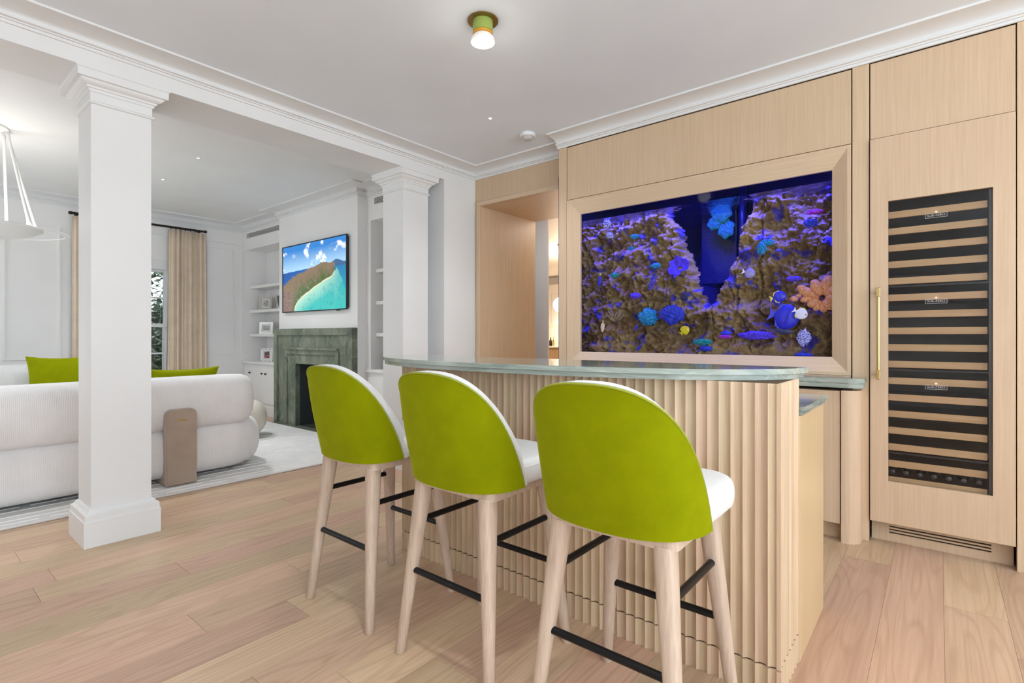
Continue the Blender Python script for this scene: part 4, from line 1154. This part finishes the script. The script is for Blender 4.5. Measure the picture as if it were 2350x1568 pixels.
# ---- rug
rg = thing('rug', 'ivory rug carved with a staggered brick pattern', 'rug', (1.2, 6.2, 0))
mk('pile', bx(-1.8, 3.37, 4.39, 8.05, .0005, .016, .004, 1), M['rug'], rg)
v = []; f = []
def rib(x0, x1, y0, y1):
    b = len(v); z0, z1 = .0155, .0205
    v.extend([(x0, y0, z0), (x1, y0, z0), (x1, y1, z0), (x0, y1, z0), (x0 + .004, y0 + .004, z1), (x1 - .004, y0 + .004, z1), (x1 - .004, y1 - .004, z1), (x0 + .004, y1 - .004, z1)])
    for q in ((4, 5, 6, 7), (0, 1, 5, 4), (1, 2, 6, 5), (2, 3, 7, 6), (3, 0, 4, 7)): f.append(tuple(b + i for i in q))
row = 0; y = 4.44
rnd = random.Random(2)
while y < 8.0:
    x = -1.78 - rnd.uniform(0, .5)
    while x < 3.34:
        L = rnd.uniform(.35, .8)
        rib(max(x, -1.78), min(x + L - .05, 3.35), y, y + .018) if x + L - .05 > -1.75 and min(x + L - .05, 3.35) - max(x, -1.78) > .05 else None
        x += L
    y += rnd.choice((.075, .10, .125)); row += 1
tag(mk('raised_pattern', (v, f), M['rugrib'], rg), 'raised staggered lines of pile', kind='stuff')

# ---- sofas
sf = thing('sofa', 'long ivory corduroy sofa with rolled tiers seen from behind the near column', 'sofa', (.6, 5.1, .02))
mk('seat_roll', puff(-1.6, 2.285, 4.645, 5.70, .055, .45, .46, .17, 14, 18, .55), M['sofa'], sf, True)
mk('back_roll', puff(-1.55, 2.15, 4.635, 5.09, .428, .845, .225, .15, 14, 18, .55), M['sofa'], sf, True)
mk('plinth', bx(-1.3, 1.95, 4.95, 5.45, .0235, .075), M['black'], sf)
o = []
for (yc, zc, a0) in ((1.598 - .045, .612 - .045, 0), (1.386 + .045, .612 - .045, 90)):
    for i in range(7):
        a = math.radians(a0 + 90 * i / 6); o.append((yc + .045 * math.cos(a), zc + .045 * math.sin(a)))
o += [(1.386, (.0235)), (1.598, (.0235))]
bm = extrude(o, 'y', 4.572, 4.66)
es = [e for e in bm.edges if abs(e.verts[0].co.y - e.verts[1].co.y) < 1e-5]
bmesh.ops.bevel(bm, geom=es, offset=.008, segments=2, affect='EDGES')
sp = mk('support_panel', bm, M['taupe'], sf, True, auto=40)
mk('brass_inlay', extrude(rrect(1.460, 1.528, .520, .534, .006, 5), 'y', 4.5705, 4.578), M['brass'], sp, True, auto=40)
mk('support_foot', bx(1.388, 1.596, 4.66, 4.90, (.0235), .16, .006), M['taupe'], sf)
sg = thing('sofa', 'pale grey sofa with its back to the window wall at the far left', 'sofa', (.1, 7.4, .02))
mk('seat_roll', puff(-1.6, 1.5, 6.75, 7.75, .055, .44, .4, .18, 12, 14, .9), M['sofagrey'], sg, True)
mk('back_roll', puff(-1.55, 1.40, 7.30, 7.78, .43, .885, .22, .15, 12, 14, .9), M['sofagrey'], sg, True)
mk('plinth', bx(-1.3, 1.2, 7.0, 7.5, .0235, .075), M['black'], sg)
pf = thing('ottoman', 'cream rounded ottoman between sofa and fireplace', 'ottoman', (2.72, 6.2, .02))
mk('cushion', puff(2.33, 2.90, 5.93, 6.50, .045, .45, .28, .19, 14, 16, .9), M['cream'], pf, True)
mk('base', lathe([(.15, .0235), (.15, .06)], 2.615, 6.215, 24), M['black'], pf)
# ---- cushions
def cushion(name, label, c, w, h, T, yaw, tilt, mat):
    def fn(side):
        def g(u, q):
            a, b = 2 * u - 1, 2 * q - 1
            ca = 1 - .10 * (1 - a * a) * abs(b) ** 3; cb = 1 - .10 * (1 - b * b) * abs(a) ** 3
            th = T * (max(0, 1 - abs(a) ** 2.6) ** .6) * (max(0, 1 - abs(b) ** 2.6) ** .6) + .006 * noise.noise(Vector((a * 2 + c[0], b * 2, side)))
            return Vector((a * w / 2 * cb, side * max(.001, th), b * h / 2 * ca))
        return g
    n = 25
    A, F1 = grid(n, n, fn(-1)); B, F2 = grid(n, n, fn(1))
    v = A + B; f = F1 + [tuple(i + n * n for i in q)[::-1] for q in F2]
    R = Matrix.Rotation(yaw, 4, 'Z') @ Matrix.Rotation(tilt, 4, 'X')
    v = [R @ p + Vector(c) for p in v]
    bm = bmesh.new(); bv = [bm.verts.new(p) for p in v]
    for q in f: bm.faces.new([bv[i] for i in q])
    bmesh.ops.remove_doubles(bm, verts=bm.verts, dist=.0035)
    return tag(mk(name, bm, mat, None, True), label, 'cushion', 'chartreuse sofa cushions')
cushion('cushion', 'chartreuse velvet cushion peeking over the sofa back, right of the near column', (1.70, 5.235, .690), .60, .45, .085, .05, math.radians(14), M['velvet'])
cushion('cushion', 'chartreuse velvet cushion on the grey sofa, left of the near column', (1.20, 7.12, .71), .56, .55, .10, -.10, math.radians(-12), M['velvet'])
# ================================================================== INSIDE THE AQUARIUM
VF = Vector((math.cos(YAW), math.sin(YAW), 0)); VR = Vector((math.sin(YAW), -math.cos(YAW), 0))
def at(px, py, X):
    """place in the tank at depth X for something seen at this spot of the photograph"""
    d = VF + VR * ((px - 1175) / 1190) + Vector((0, 0, (773 - py) / 1190))
    return Vector((0, 0, EYE)) + d * (X / d.x)
def interp(tab, z):
    for (z0, y0), (z1, y1) in zip(tab[:-1], tab[1:]):
        if z <= z1: return y0 + (y1 - y0) * max(0, (z - z0) / (z1 - z0))
    return tab[-1][1]
XE = 3.95
def table(pts):
    t = sorted(((at(x, y, XE).z, at(x, y, XE).y) for x, y in pts)); return t
LB = [(1.0, 1.16)] + table([(1634, 720), (1622, 690), (1605, 655), (1597, 625), (1582, 590), (1572, 560), (1556, 520), (1541, 500), (1536, 480)]) + [(2.3, 1.82)]
RB = [(1.0, 1.42)] + table([(1634, 720), (1645, 690), (1660, 660), (1672, 625), (1688, 590), (1698, 560), (1703, 525), (1716, 500), (1720, 470), (1722, 440)]) + [(2.3, 1.12)]
def rock(name, label, side, y0, y1, z1):
    step = .0062
    ny, nz = int((y1 - y0) / step), int((z1 - .99) / step)
    v = []; keep = {}; f = []; cols = []
    for j in range(nz + 1):
        z = .99 + step * j
        for i in range(ny + 1):
            y = y0 + step * i
            p3 = Vector((y, z, side * 1.7))
            wob = .022 * noise.noise(p3 * 9) + .014 * noise.noise(p3 * 24) + .008 * noise.noise(p3 * 50)
            s = ((y - interp(LB, z)) if side > 0 else (interp(RB, z) - y)) + wob
            if s < -.004: continue
            big = noise.fractal(p3 * 2.6, 1.0, 2.0, 3)
            rid = noise.ridged_multi_fractal(p3 * 6.5 + Vector((2, 4, 1)), .9, 2.1, 4, 1.0, 2.0)
            knob = .5 - min(1, noise.voronoi(p3 * 26)[0][0])
            knob2 = .5 - min(1, noise.voronoi(p3 * 11 + Vector((3, 1, 7)))[0][0])
            fine = noise.fractal(p3 * 34, .8, 2.1, 5)
            crack = abs(noise.noise(Vector((y * 3.1, z * 1.2, side * 3)) + Vector((0, .3 * noise.noise(p3 * 5), 0))))
            rim = math.exp(-max(0, s) / .16)
            d = 3.84 + .17 * math.exp(-max(0, s) / .022) - .085 * big - .028 * (rid - 1.0) - (.020 + .030 * rim) * knob - .060 * knob2 - .026 * fine
            d += .07 * max(0, (z - 1.25)) + .016 * math.sin(z * 23 + 5 * noise.noise(p3 * 3.5))
            ck = max(0, 1 - crack / .022)
            d += .05 * ck
            if z < 1.24: d -= (1.24 - z) * .30
            keep[(i, j)] = len(v)
            jit = .014 * rim
            v.append((max(3.75, d), y + jit * noise.noise(p3 * 21 + Vector((9, 0, 0))) + .5 * jit * noise.noise(p3 * 47), z + jit * noise.noise(p3 * 21 + Vector((0, 9, 0))) + .5 * jit * noise.noise(p3 * 47 + Vector((2, 2, 2)))))
            t = .5 + .5 * noise.noise(p3 * 6 + Vector((5, 0, 0))); t2 = .5 + .5 * noise.noise(p3 * 19 + Vector((1, 8, 0)))
            k = max(0, min(1, t * .6 + t2 * .35 + rim * .45 + .3 * fine - .18))
            c = lerp((.15, .072, .030), (.52, .345, .095), k)
            c = lerp(c, (.28, .115, .045), max(0, .8 - t2 * 1.6) * (1 - rim))
            alg = noise.noise(p3 * 10 + Vector((4, 4, 4))) + .6 * noise.noise(p3 * 31)
            if alg > .28: c = lerp(c, (.035, .035, .42), min(.85, (alg - .28) * 3.2))
            cols.append(c)
    for j in range(nz):
        for i in range(ny):
            q = [(i, j), (i + 1, j), (i + 1, j + 1), (i, j + 1)]
            if all(a in keep for a in q): f.append(tuple(keep[a] for a in q))
    me_o = mk(name, (v, f), vcol(name + '_mineral', .5, .45, bump=.9, bscale=95), None, True)
    ca = me_o.data.color_attributes.new('Col', 'FLOAT_COLOR', 'POINT')
    n = len(me_o.data.vertices)
    ca.data.foreach_set('color', [x for c in cols[:n] for x in (*c, 1.0)])
    return tag(me_o, label, 'rock', 'aquarium rock walls')
rock('rock_wall', 'brown knobbly rock wall filling the left of the aquarium', 1, 1.20, 2.495, 2.15)
rock('rock_wall', 'brown knobbly rock wall filling the right of the aquarium', -1, .365, 1.42, 2.16)
# sand bed and water surface
sb = mk('sand_bed', grid(40, 60, lambda u, w: (3.69 + .9 * u, .37 + 2.12 * w, 1.04 + .02 * noise.noise(Vector((u * 5, w * 9, 1))) + .02 * u)), plain('reef_sand', (.25, .21, .17), .9, bump=.4, bscale=200), aq)
wm = bpy.data.materials.new('water_surface'); wm.use_nodes = True; nt = wm.node_tree; nt.nodes.clear()
N = nt.nodes.new; L = nt.links.new
out = N('ShaderNodeOutputMaterial'); trn = N('ShaderNodeBsdfTransparent'); gls = N('ShaderNodeBsdfGlossy'); gls.inputs['Roughness'].default_value = .04; gls.inputs[0].default_value = (.55, .6, 1, 1)
lw = N('ShaderNodeLayerWeight'); lw.inputs['Blend'].default_value = .35
mx = N('ShaderNodeMixShader'); L(lw.outputs['Facing'], mx.inputs[0]); L(trn.outputs[0], mx.inputs[1]); L(gls.outputs[0], mx.inputs[2])
tx = N('ShaderNodeTexNoise'); tx.inputs['Scale'].default_value = 14
bp = N('ShaderNodeBump'); bp.inputs['Strength'].default_value = .35; bp.inputs['Distance'].default_value = .03; L(tx.outputs['Fac'], bp.inputs['Height']); L(bp.outputs[0], gls.inputs['Normal'])
L(mx.outputs[0], out.inputs[0])
mk('water_surface', grid(30, 60, lambda u, w: (3.69 + .92 * u, .37 + 2.12 * w, 2.135 + .004 * noise.noise(Vector((u * 6, w * 12, 3))))), wm, aq, True)

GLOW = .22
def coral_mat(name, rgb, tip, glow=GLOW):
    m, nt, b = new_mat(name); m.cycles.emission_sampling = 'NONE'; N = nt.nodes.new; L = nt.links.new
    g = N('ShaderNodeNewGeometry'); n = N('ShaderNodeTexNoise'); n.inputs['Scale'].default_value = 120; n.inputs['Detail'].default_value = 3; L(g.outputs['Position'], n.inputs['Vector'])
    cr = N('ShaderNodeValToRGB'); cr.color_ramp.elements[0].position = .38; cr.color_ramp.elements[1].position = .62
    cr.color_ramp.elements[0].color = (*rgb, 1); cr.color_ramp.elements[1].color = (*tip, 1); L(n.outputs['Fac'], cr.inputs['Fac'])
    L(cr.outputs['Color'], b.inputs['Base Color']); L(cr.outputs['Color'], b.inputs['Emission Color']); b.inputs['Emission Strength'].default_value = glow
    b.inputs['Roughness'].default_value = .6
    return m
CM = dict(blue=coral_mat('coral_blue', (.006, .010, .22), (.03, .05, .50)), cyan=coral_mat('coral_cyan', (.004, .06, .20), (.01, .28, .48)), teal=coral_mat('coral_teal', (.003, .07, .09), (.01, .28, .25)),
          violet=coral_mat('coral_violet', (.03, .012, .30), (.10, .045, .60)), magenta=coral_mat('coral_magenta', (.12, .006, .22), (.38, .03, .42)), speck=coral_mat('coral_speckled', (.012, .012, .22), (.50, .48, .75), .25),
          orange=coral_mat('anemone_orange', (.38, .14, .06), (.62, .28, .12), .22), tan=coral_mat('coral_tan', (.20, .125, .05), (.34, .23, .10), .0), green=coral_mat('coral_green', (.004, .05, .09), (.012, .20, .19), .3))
SC = 1190.0
def size(px, X): return px * (X * .85) / SC / 1.02
def dome(name, label, px, py, w, h, mat, X=3.775, spike=.22, freq=14, cat='coral', group='corals in the aquarium'):
    c = at(px, py, X); rw, rh = size(w, X) / 2, size(h, X) / 2
    bm = bmesh.new(); bmesh.ops.create_icosphere(bm, subdivisions=5 if spike > .25 else 4, radius=1)
    sd_ = hash((px, py)) % 50
    for q in bm.verts:
        n = noise.fractal(q.co * 2.2 + Vector((sd_, 0, 0)), .9, 2.2, 3) * min(.35, spike + .1) + .9 * spike * max(-.2, noise.noise(q.co * freq * .38 + Vector((0, sd_, 0)))) + .12 * noise.noise(q.co * 5)
        r = 1 + n
        q.co = Vector((max(3.69, c.x + q.co.x * r * min(rw, rh * 1.6) * .75), c.y + q.co.y * r * rw, c.z + q.co.z * r * rh))
    return tag(mk(name, bm, CM[mat], None, True), label, cat, group)
dome('soft_coral', 'blue-tipped bushy coral ball low on the left rock wall', 1487, 728, 46, 42, 'cyan', spike=.5, freq=22)
dome('soft_coral', 'deep blue bushy coral ball beside the yellow fish', 1542, 722, 58, 46, 'blue', spike=.5, freq=22)
dome('soft_coral', 'teal mound coral on the upper left rock wall', 1457, 543, 27, 13, 'cyan')
dome('soft_coral', 'small bright cyan coral knob below the teal mound', 1449, 570, 18, 10, 'cyan', X=3.77)
dome('soft_coral', 'teal coral knob in the left middle of the tank', 1411, 632, 24, 15, 'teal')
dome('soft_coral', 'flat light blue coral disc above the clam', 1505, 610, 28, 15, 'cyan', X=3.765, spike=.08)
dome('soft_coral', 'oblong blue coral on the left rock wall', 1458, 679, 32, 16, 'violet')
dome('soft_coral', 'white-speckled blue coral at the upper left', 1393, 515, 22, 24, 'speck', spike=.4, freq=24)
dome('soft_coral', 'white-speckled violet coral just below the speckled blue one', 1399, 540, 20, 16, 'speck', spike=.4, freq=24, X=3.77)
dome('soft_coral', 'teal branching coral at the bottom centre', 1612, 785, 42, 16, 'teal', spike=.5, freq=20, X=3.75)
dome('soft_coral', 'small blue coral under the teal one at the bottom centre', 1620, 800, 32, 14, 'blue', X=3.74)
dome('soft_coral', 'magenta coral patch at the bottom centre', 1664, 773, 32, 9, 'magenta', X=3.75)
dome('soft_coral', 'violet coral cap above the magenta patch', 1667, 765, 26, 10, 'blue', X=3.765)
dome('soft_coral', 'long violet coral bank at the bottom right', 1735, 770, 76, 20, 'violet', spike=.3, freq=26, X=3.75)
dome('soft_coral', 'magenta-edged coral at the upper right', 1870, 486, 32, 12, 'magenta', X=3.785)
dome('soft_coral', 'speckled blue coral at the upper right', 1860, 512, 26, 18, 'blue', X=3.785, spike=.4, freq=24)
dome('soft_coral', 'blue coral patch above the orange anemone', 1822, 640, 32, 12, 'violet', X=3.785)
dome('soft_coral', 'low blue coral strip at the bottom right corner', 1845, 815, 40, 9, 'blue', X=3.73, spike=.1)
dome('soft_coral', 'pale blue coral tuft behind the large blue fish', 1845, 775, 26, 34, 'speck', X=3.765, spike=.4, freq=20)
# ruffled leather coral
def ruffle(label, px, py, R, mat, X=3.785, tilt=1.05):
    c = at(px, py, X); r = size(R, X) / 2
    def fn(u, w):
        a = 2 * PI * u; k = .25 + .75 * w
        wave = math.sin(7 * a) * .14 * w + math.sin(3 * a + 1) * .07 * w
        p = Vector((r * k * (1 + .10 * math.sin(3 * a)) * math.cos(a), r * k * (1 + .10 * math.sin(3 * a)) * math.sin(a), r * (wave + .45 * w * w)))
        R_ = Matrix.Rotation(-tilt, 3, 'Y') @ p
        return c + R_
    t = thing('leather_coral', label, 'coral', tuple(c), 'corals in the aquarium')
    mk('ruffle', solidify(grid(97, 10, fn), .006), CM[mat], t, True)
    mk('stalk', tube([c + Vector((.05, 0, -.03)), c + Vector((.0, 0, .0))], [r * .4, r * .3], 12), CM['tan'], t, True)
ruffle('large violet ruffled coral on the left rock edge', 1560, 617, 62, 'violet')
# fan plate at the back, cyan leaf coral
def plate_coral(label, lobes, mat, X, thin):
    c0 = at(lobes[0][0], lobes[0][1], X)
    t = thing('plate_coral', label, 'coral', tuple(c0), 'corals in the aquarium')
    for k, (px_, py_, w_, h_) in enumerate(lobes):
        c = at(px_, py_, X); rw, rh = size(w_, X) / 2, size(h_, X) / 2
        bm = bmesh.new(); bmesh.ops.create_icosphere(bm, subdivisions=5, radius=1)
        for q in bm.verts:
            a_ = math.atan2(q.co.z, q.co.y); e_ = math.hypot(q.co.y, q.co.z)
            r = 1 + .09 * math.sin(6 * a_ + k * 2) * e_ + .05 * noise.noise(q.co * 9)
            q.co = Vector((c.x + .012 * k + q.co.x * thin * (1 + .5 * noise.noise(q.co * 12)), c.y + q.co.y * r * rw, c.z + q.co.z * r * rh))
        mk('lobe', bm, CM[mat], t, True)
plate_coral('teal scalloped plate coral hanging in the dark gap', ((1655, 490, 54, 48), (1638, 513, 36, 34), (1664, 524, 42, 52)), 'green', 4.13, .02)
plate_coral('bright cyan folded leaf coral on the right rock wall', ((1748, 570, 24, 32), (1760, 556, 34, 16)), 'cyan', 3.775, .018)
# branching tan coral
bcx = thing('branching_coral', 'tan branching coral low on the left rock wall', 'coral', tuple(at(1412, 735, 3.76)), 'corals in the aquarium')
rnd = random.Random(9); root = at(1414, 738, 3.765)
for k in range(9):
    a = -1.2 + 2.4 * k / 8; Lb = rnd.uniform(.06, .11)
    m1 = root + Vector((rnd.uniform(-.02, .0), -math.sin(a) * Lb * .5, math.cos(a) * Lb * .55)); e = m1 + Vector((rnd.uniform(-.02, .01), -math.sin(a + rnd.uniform(-.6, .6)) * Lb * .6, Lb * .55))
    mk('branch', tube([root, m1, e], [.012, .009, .004], 8), CM['tan'], bcx, True)
# clam
cl = thing('giant_clam', 'blue zigzag-lipped clam on the left rock wall', 'clam', tuple(at(1497, 645, 3.765)))
for sgn in (-1, 1):
    def fn(u, w, sgn=sgn):
        c = at(1497, 647, 3.765); a = (u - .5)
        zig = .006 * math.sin(u * 24)
        ax = Vector((0, -.045 * a * 2 * .55, .062 * a * 2)); nrm = Vector((-.3, -.75, -.55)).normalized()
        return c + ax + nrm * sgn * (.004 + (.022 * w + zig * w) * math.cos(a * 2.6)) + Vector((-.012 * w + .012, 0, 0))
    mk('mantle', solidify(grid(40, 6, fn), .003), CM['violet' if sgn > 0 else 'blue'], cl, True)
# anemone
an = thing('anemone', 'large orange anemone with bulbous tentacles at the right of the tank', 'anemone', tuple(at(1870, 680, 3.76)))
an_c = at(1887, 686, 3.775)
def blob(c, ry, rz, rx, rot, sd):
    bm = bmesh.new(); bmesh.ops.create_icosphere(bm, subdivisions=3, radius=1)
    R_ = Matrix.Rotation(rot, 3, 'X')
    for q in bm.verts:
        r = 1 + .16 * noise.noise(q.co * 2.1 + Vector((sd, 0, 0)))
        q.co = c + R_ @ Vector((q.co.x * r * rx, q.co.y * r * ry, q.co.z * r * rz))
        q.co.y = max(.40, q.co.y)
    mk('tentacle', bm, CM['orange'], an, True)
for k, (ang, Lp, Wp) in enumerate(((0, 40, 26), (38, 52, 30), (75, 60, 30), (112, 52, 30), (150, 62, 26), (178, 48, 22), (208, 36, 22), (240, 34, 20), (275, 34, 22), (312, 36, 24), (345, 40, 24))):
    a_ = math.radians(ang); L_ = size(Lp, 3.775); W_ = size(Wp, 3.775)
    d_ = Vector((0, -math.cos(a_), math.sin(a_)))
    blob(an_c + d_ * L_ * .56 + Vector((-.012 + .010 * (k % 3), 0, 0)), L_ * .40, W_ * .44, W_ * .40, -a_, k * 3.1)
for k, (x_, y_, w_) in enumerate(((1822, 686, 9), (1833, 679, 6), (1841, 672, 7), (1846, 688, 9), (1838, 660, 9))):
    blob(at(x_, y_, 3.765), size(w_, 3.77), size(w_, 3.77) * .75, size(w_, 3.77) * .7, 0, k * 7)

# ---- fish
def fish(label, px, py, Lpx, Hpx, heading, pitch, cols, X=3.73, thick=.28, tail=None):
    """heading: yaw of the nose about Z, 0 = towards -Y (right in the picture)"""
    c = at(px, py, X); Ln, H = size(Lpx, X), size(Hpx, X)
    t = thing('fish', label, 'fish', tuple(c), 'fish in the aquarium')
    n, m = 14, 16; v = []; f = []
    R = Matrix.Translation(c) @ Matrix.Rotation(heading, 4, 'Z') @ Matrix.Rotation(pitch, 4, 'X')
    def P(a, b, d): return R @ Vector((b, -a, d))       # a along nose, b sideways, d up
    for i in range(m + 1):
        s = i / m; a = Ln * (.42 - .80 * s)
        h = H / 2 * (math.sin(PI * min(1, s * .93 + .03)) ** .62) * (1 if s < .75 else 1 - (s - .75) * 2.6)
        h = max(h, H * .05); w = h * thick * (1.15 if s < .5 else .9)
        if i == 0: h = w = H * .03
        for k in range(n):
            q = 2 * PI * k / n; v.append(P(a, w * math.cos(q), h * math.sin(q)))
    for i in range(m):
        for k in range(n):
            k2 = (k + 1) % n; f.append((i * n + k, i * n + k2, (i + 1) * n + k2, (i + 1) * n + k))
    f += [tuple(range(n))[::-1], tuple(m * n + k for k in range(n))]
    mk('body', (v, f), cols[0], t, True)
    def fin(name, pts, mat, th=.0012):
        k = len(pts)
        vv = [P(a, th, d) for a, d in pts] + [P(a, -th, d) for a, d in pts]
        ff = [tuple(range(k)), tuple(range(k, 2 * k))[::-1]] + [(i, (i + 1) % k, k + (i + 1) % k, k + i) for i in range(k)]
        bm = bmesh.new(); bv = [bm.verts.new(p) for p in vv]
        for q in ff: bm.faces.new([bv[i] for i in q])
        mk(name, bm, mat, t)
    T = -.36 * Ln
    fin('tail_fin', [(T, H * .06), (T - .2 * Ln, H * .30), (T - .14 * Ln, 0), (T - .2 * Ln, -H * .30), (T, -H * .06)], cols[1])
    fin('dorsal_fin', [(.22 * Ln, H * .36), (.05 * Ln, H * .56), (-.25 * Ln, H * .46), (-.33 * Ln, H * .12), (-.1 * Ln, H * .35)], cols[2])
    fin('anal_fin', [(.10 * Ln, -H * .40), (-.1 * Ln, -H * .54), (-.26 * Ln, -H * .42), (-.33 * Ln, -H * .10), (-.1 * Ln, -H * .35)], cols[2])
    for sgn in (-1, 1):
        bm = bmesh.new(); bmesh.ops.create_uvsphere(bm, u_segments=8, v_segments=6, radius=max(.002, H * .05))
        cc = P(.27 * Ln, sgn * H * .5 * thick * .62, H * .10)
        for q in bm.verts: q.co += cc
        mk('eye', bm, M['black'], t, True)
    return t
def fm(name, rgb, e=.25): return plain(name, rgb, .4, emis=e * .45)  # adds a faint self-glow to each fish colour
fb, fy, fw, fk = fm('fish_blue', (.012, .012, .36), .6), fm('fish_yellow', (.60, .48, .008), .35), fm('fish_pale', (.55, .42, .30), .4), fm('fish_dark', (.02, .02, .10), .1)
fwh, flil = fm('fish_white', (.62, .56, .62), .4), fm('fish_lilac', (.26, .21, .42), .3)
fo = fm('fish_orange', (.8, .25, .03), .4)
fish('bright yellow tang near the bottom of the left rock', 1572, 758, 30, 24, PI * .06, -.75, (fy, fy, fy))
fish('slender blue fish with a yellow fin at the left of the tank', 1376, 645, 46, 12, PI, 1.45, (fb, fy, fb))
fish('pale peach fish swimming upright at the lower left', 1383, 751, 38, 13, PI, 1.5, (fw, fw, fw))
fish('dark blue tang with an orange tail spot beside the ruffled coral', 1571, 681, 34, 26, PI * .9, .35, (fk, fb, fb))
fish('small dark blue fish darting below the bushy corals', 1460, 752, 26, 8, PI * .95, .9, (fb, fb, fk))
fish('dark blue fish near the bottom edge at left', 1467, 797, 34, 9, PI * .95, .8, (fb, fb, fk))
fish('pale lilac fish with a white face on the right rock wall', 1720, 627, 34, 26, .35, .3, (flil, fwh, fb))
fish('blue and yellow angelfish above the large blue tang', 1788, 681, 40, 28, .3, -.25, (fb, fy, fy))
fish('large blue tang with a dark flank at the right of the tank', 1803, 728, 72, 62, .25, .25, (fb, fb, fb), X=3.735)
fish('white fish with yellow fins in front of the large blue tang', 1838, 720, 36, 28, .3, .55, (fwh, fwh, fy), X=3.71, thick=.2)
fish('flat dark fish below the large blue tang', 1797, 760, 54, 14, .2, .1, (fk, fk, fk))

# ================================================================== KITCHEN BEYOND THE PASSAGE
kc = thing('kitchen_counter', 'pale kitchen counter far through the passage', 'counter', (11.1, 7.4, 0))
mk('cabinet', bx(10.62, 11.599, 4.6, 9.9, 0, .90), wood('kitchen_oak', (.62, .44, .26), (.54, .37, .21), (40, 40, 2), .5), kc)
mk('worktop', bx(10.55, 11.599, 4.58, 9.92, .90, .94, .004, 1), plain('pale_worktop', (.82, .76, .68), .3), kc)
ku = thing('kitchen_wall_cabinet', 'pale wall cabinets above the far kitchen counter', 'cabinet', (11.4, 7.4, 1.5))
mk('body', bx(11.25, 11.599, 4.6, 9.9, 1.5, 2.30), warm, ku); mk('cornice', bx(11.2, 11.599, 4.58, 9.92, 2.30, 2.55), warm, ku)
for k in range(8): mk('door', bx(11.232, 11.249, 4.61 + .66 * k, 4.61 + .66 * k + .65, 1.51, 2.29), warm, ku)
gp = thing('globe_pendant', 'glowing white glass globe lamp seen through the passage', 'lamp', (7.49, 5.07, 1.73))
bm = bmesh.new(); bmesh.ops.create_uvsphere(bm, u_segments=32, v_segments=20, radius=.135)
for q in bm.verts: q.co += Vector((7.49, 5.07, 1.735))
mk('globe', bm, emitter('globe_glass', (1.0, .92, .78), 3.2), gp, True)
mk('stem', tube([(7.49, 5.07, 1.865), (7.49, 5.07, 2.78)], .008, 8), M['brass'], gp, True)
mk('canopy', lathe([(.06, 2.78), (.06, 2.765), (.01, 2.76)], 7.49, 5.07, 20), M['brass'], gp, True)
for nm, loc, e in (('hall_fill', (5.0, 3.1, 2.55), 6), ('kitchen_glow', (8.2, 5.2, 2.2), 95), ('kitchen_counter_glow', (11.15, 7.4, 1.42), 25)):  # the hall lamp is an unseen fill added to lighten the passage
    l = bpy.data.lights.new(nm, 'POINT'); l.energy = e; l.color = (1.0, .95, .92) if nm == 'hall_fill' else (1.0, .84, .64); l.shadow_soft_size = .2
    o = bpy.data.objects.new(nm, l); C.objects.link(o); o.location = loc
for k, (yy, hh, rr, mt, lb) in enumerate(((7.95, .17, .035, 'chrome', 'short silver jar on the far kitchen counter'), (7.86, .26, .03, 'glass', 'tall clear bottle on the far kitchen counter'), (7.76, .22, .04, 'bronze', 'dark bottle on the far kitchen counter'), (7.66, .24, .034, 'brass', 'golden bottle on the far kitchen counter'))):
    z = .94
    o = mk('bottle', lathe([(rr * .9, z), (rr, z + .01), (rr, z + hh * .55), (rr * .9, z + hh * .62), (rr * .38, z + hh * .75), (rr * .36, z + hh * .97), (rr * .42, z + hh)], 11.0, yy, 18), M[mt], None, True, auto=40)
    tag(o, lb, 'bottle')
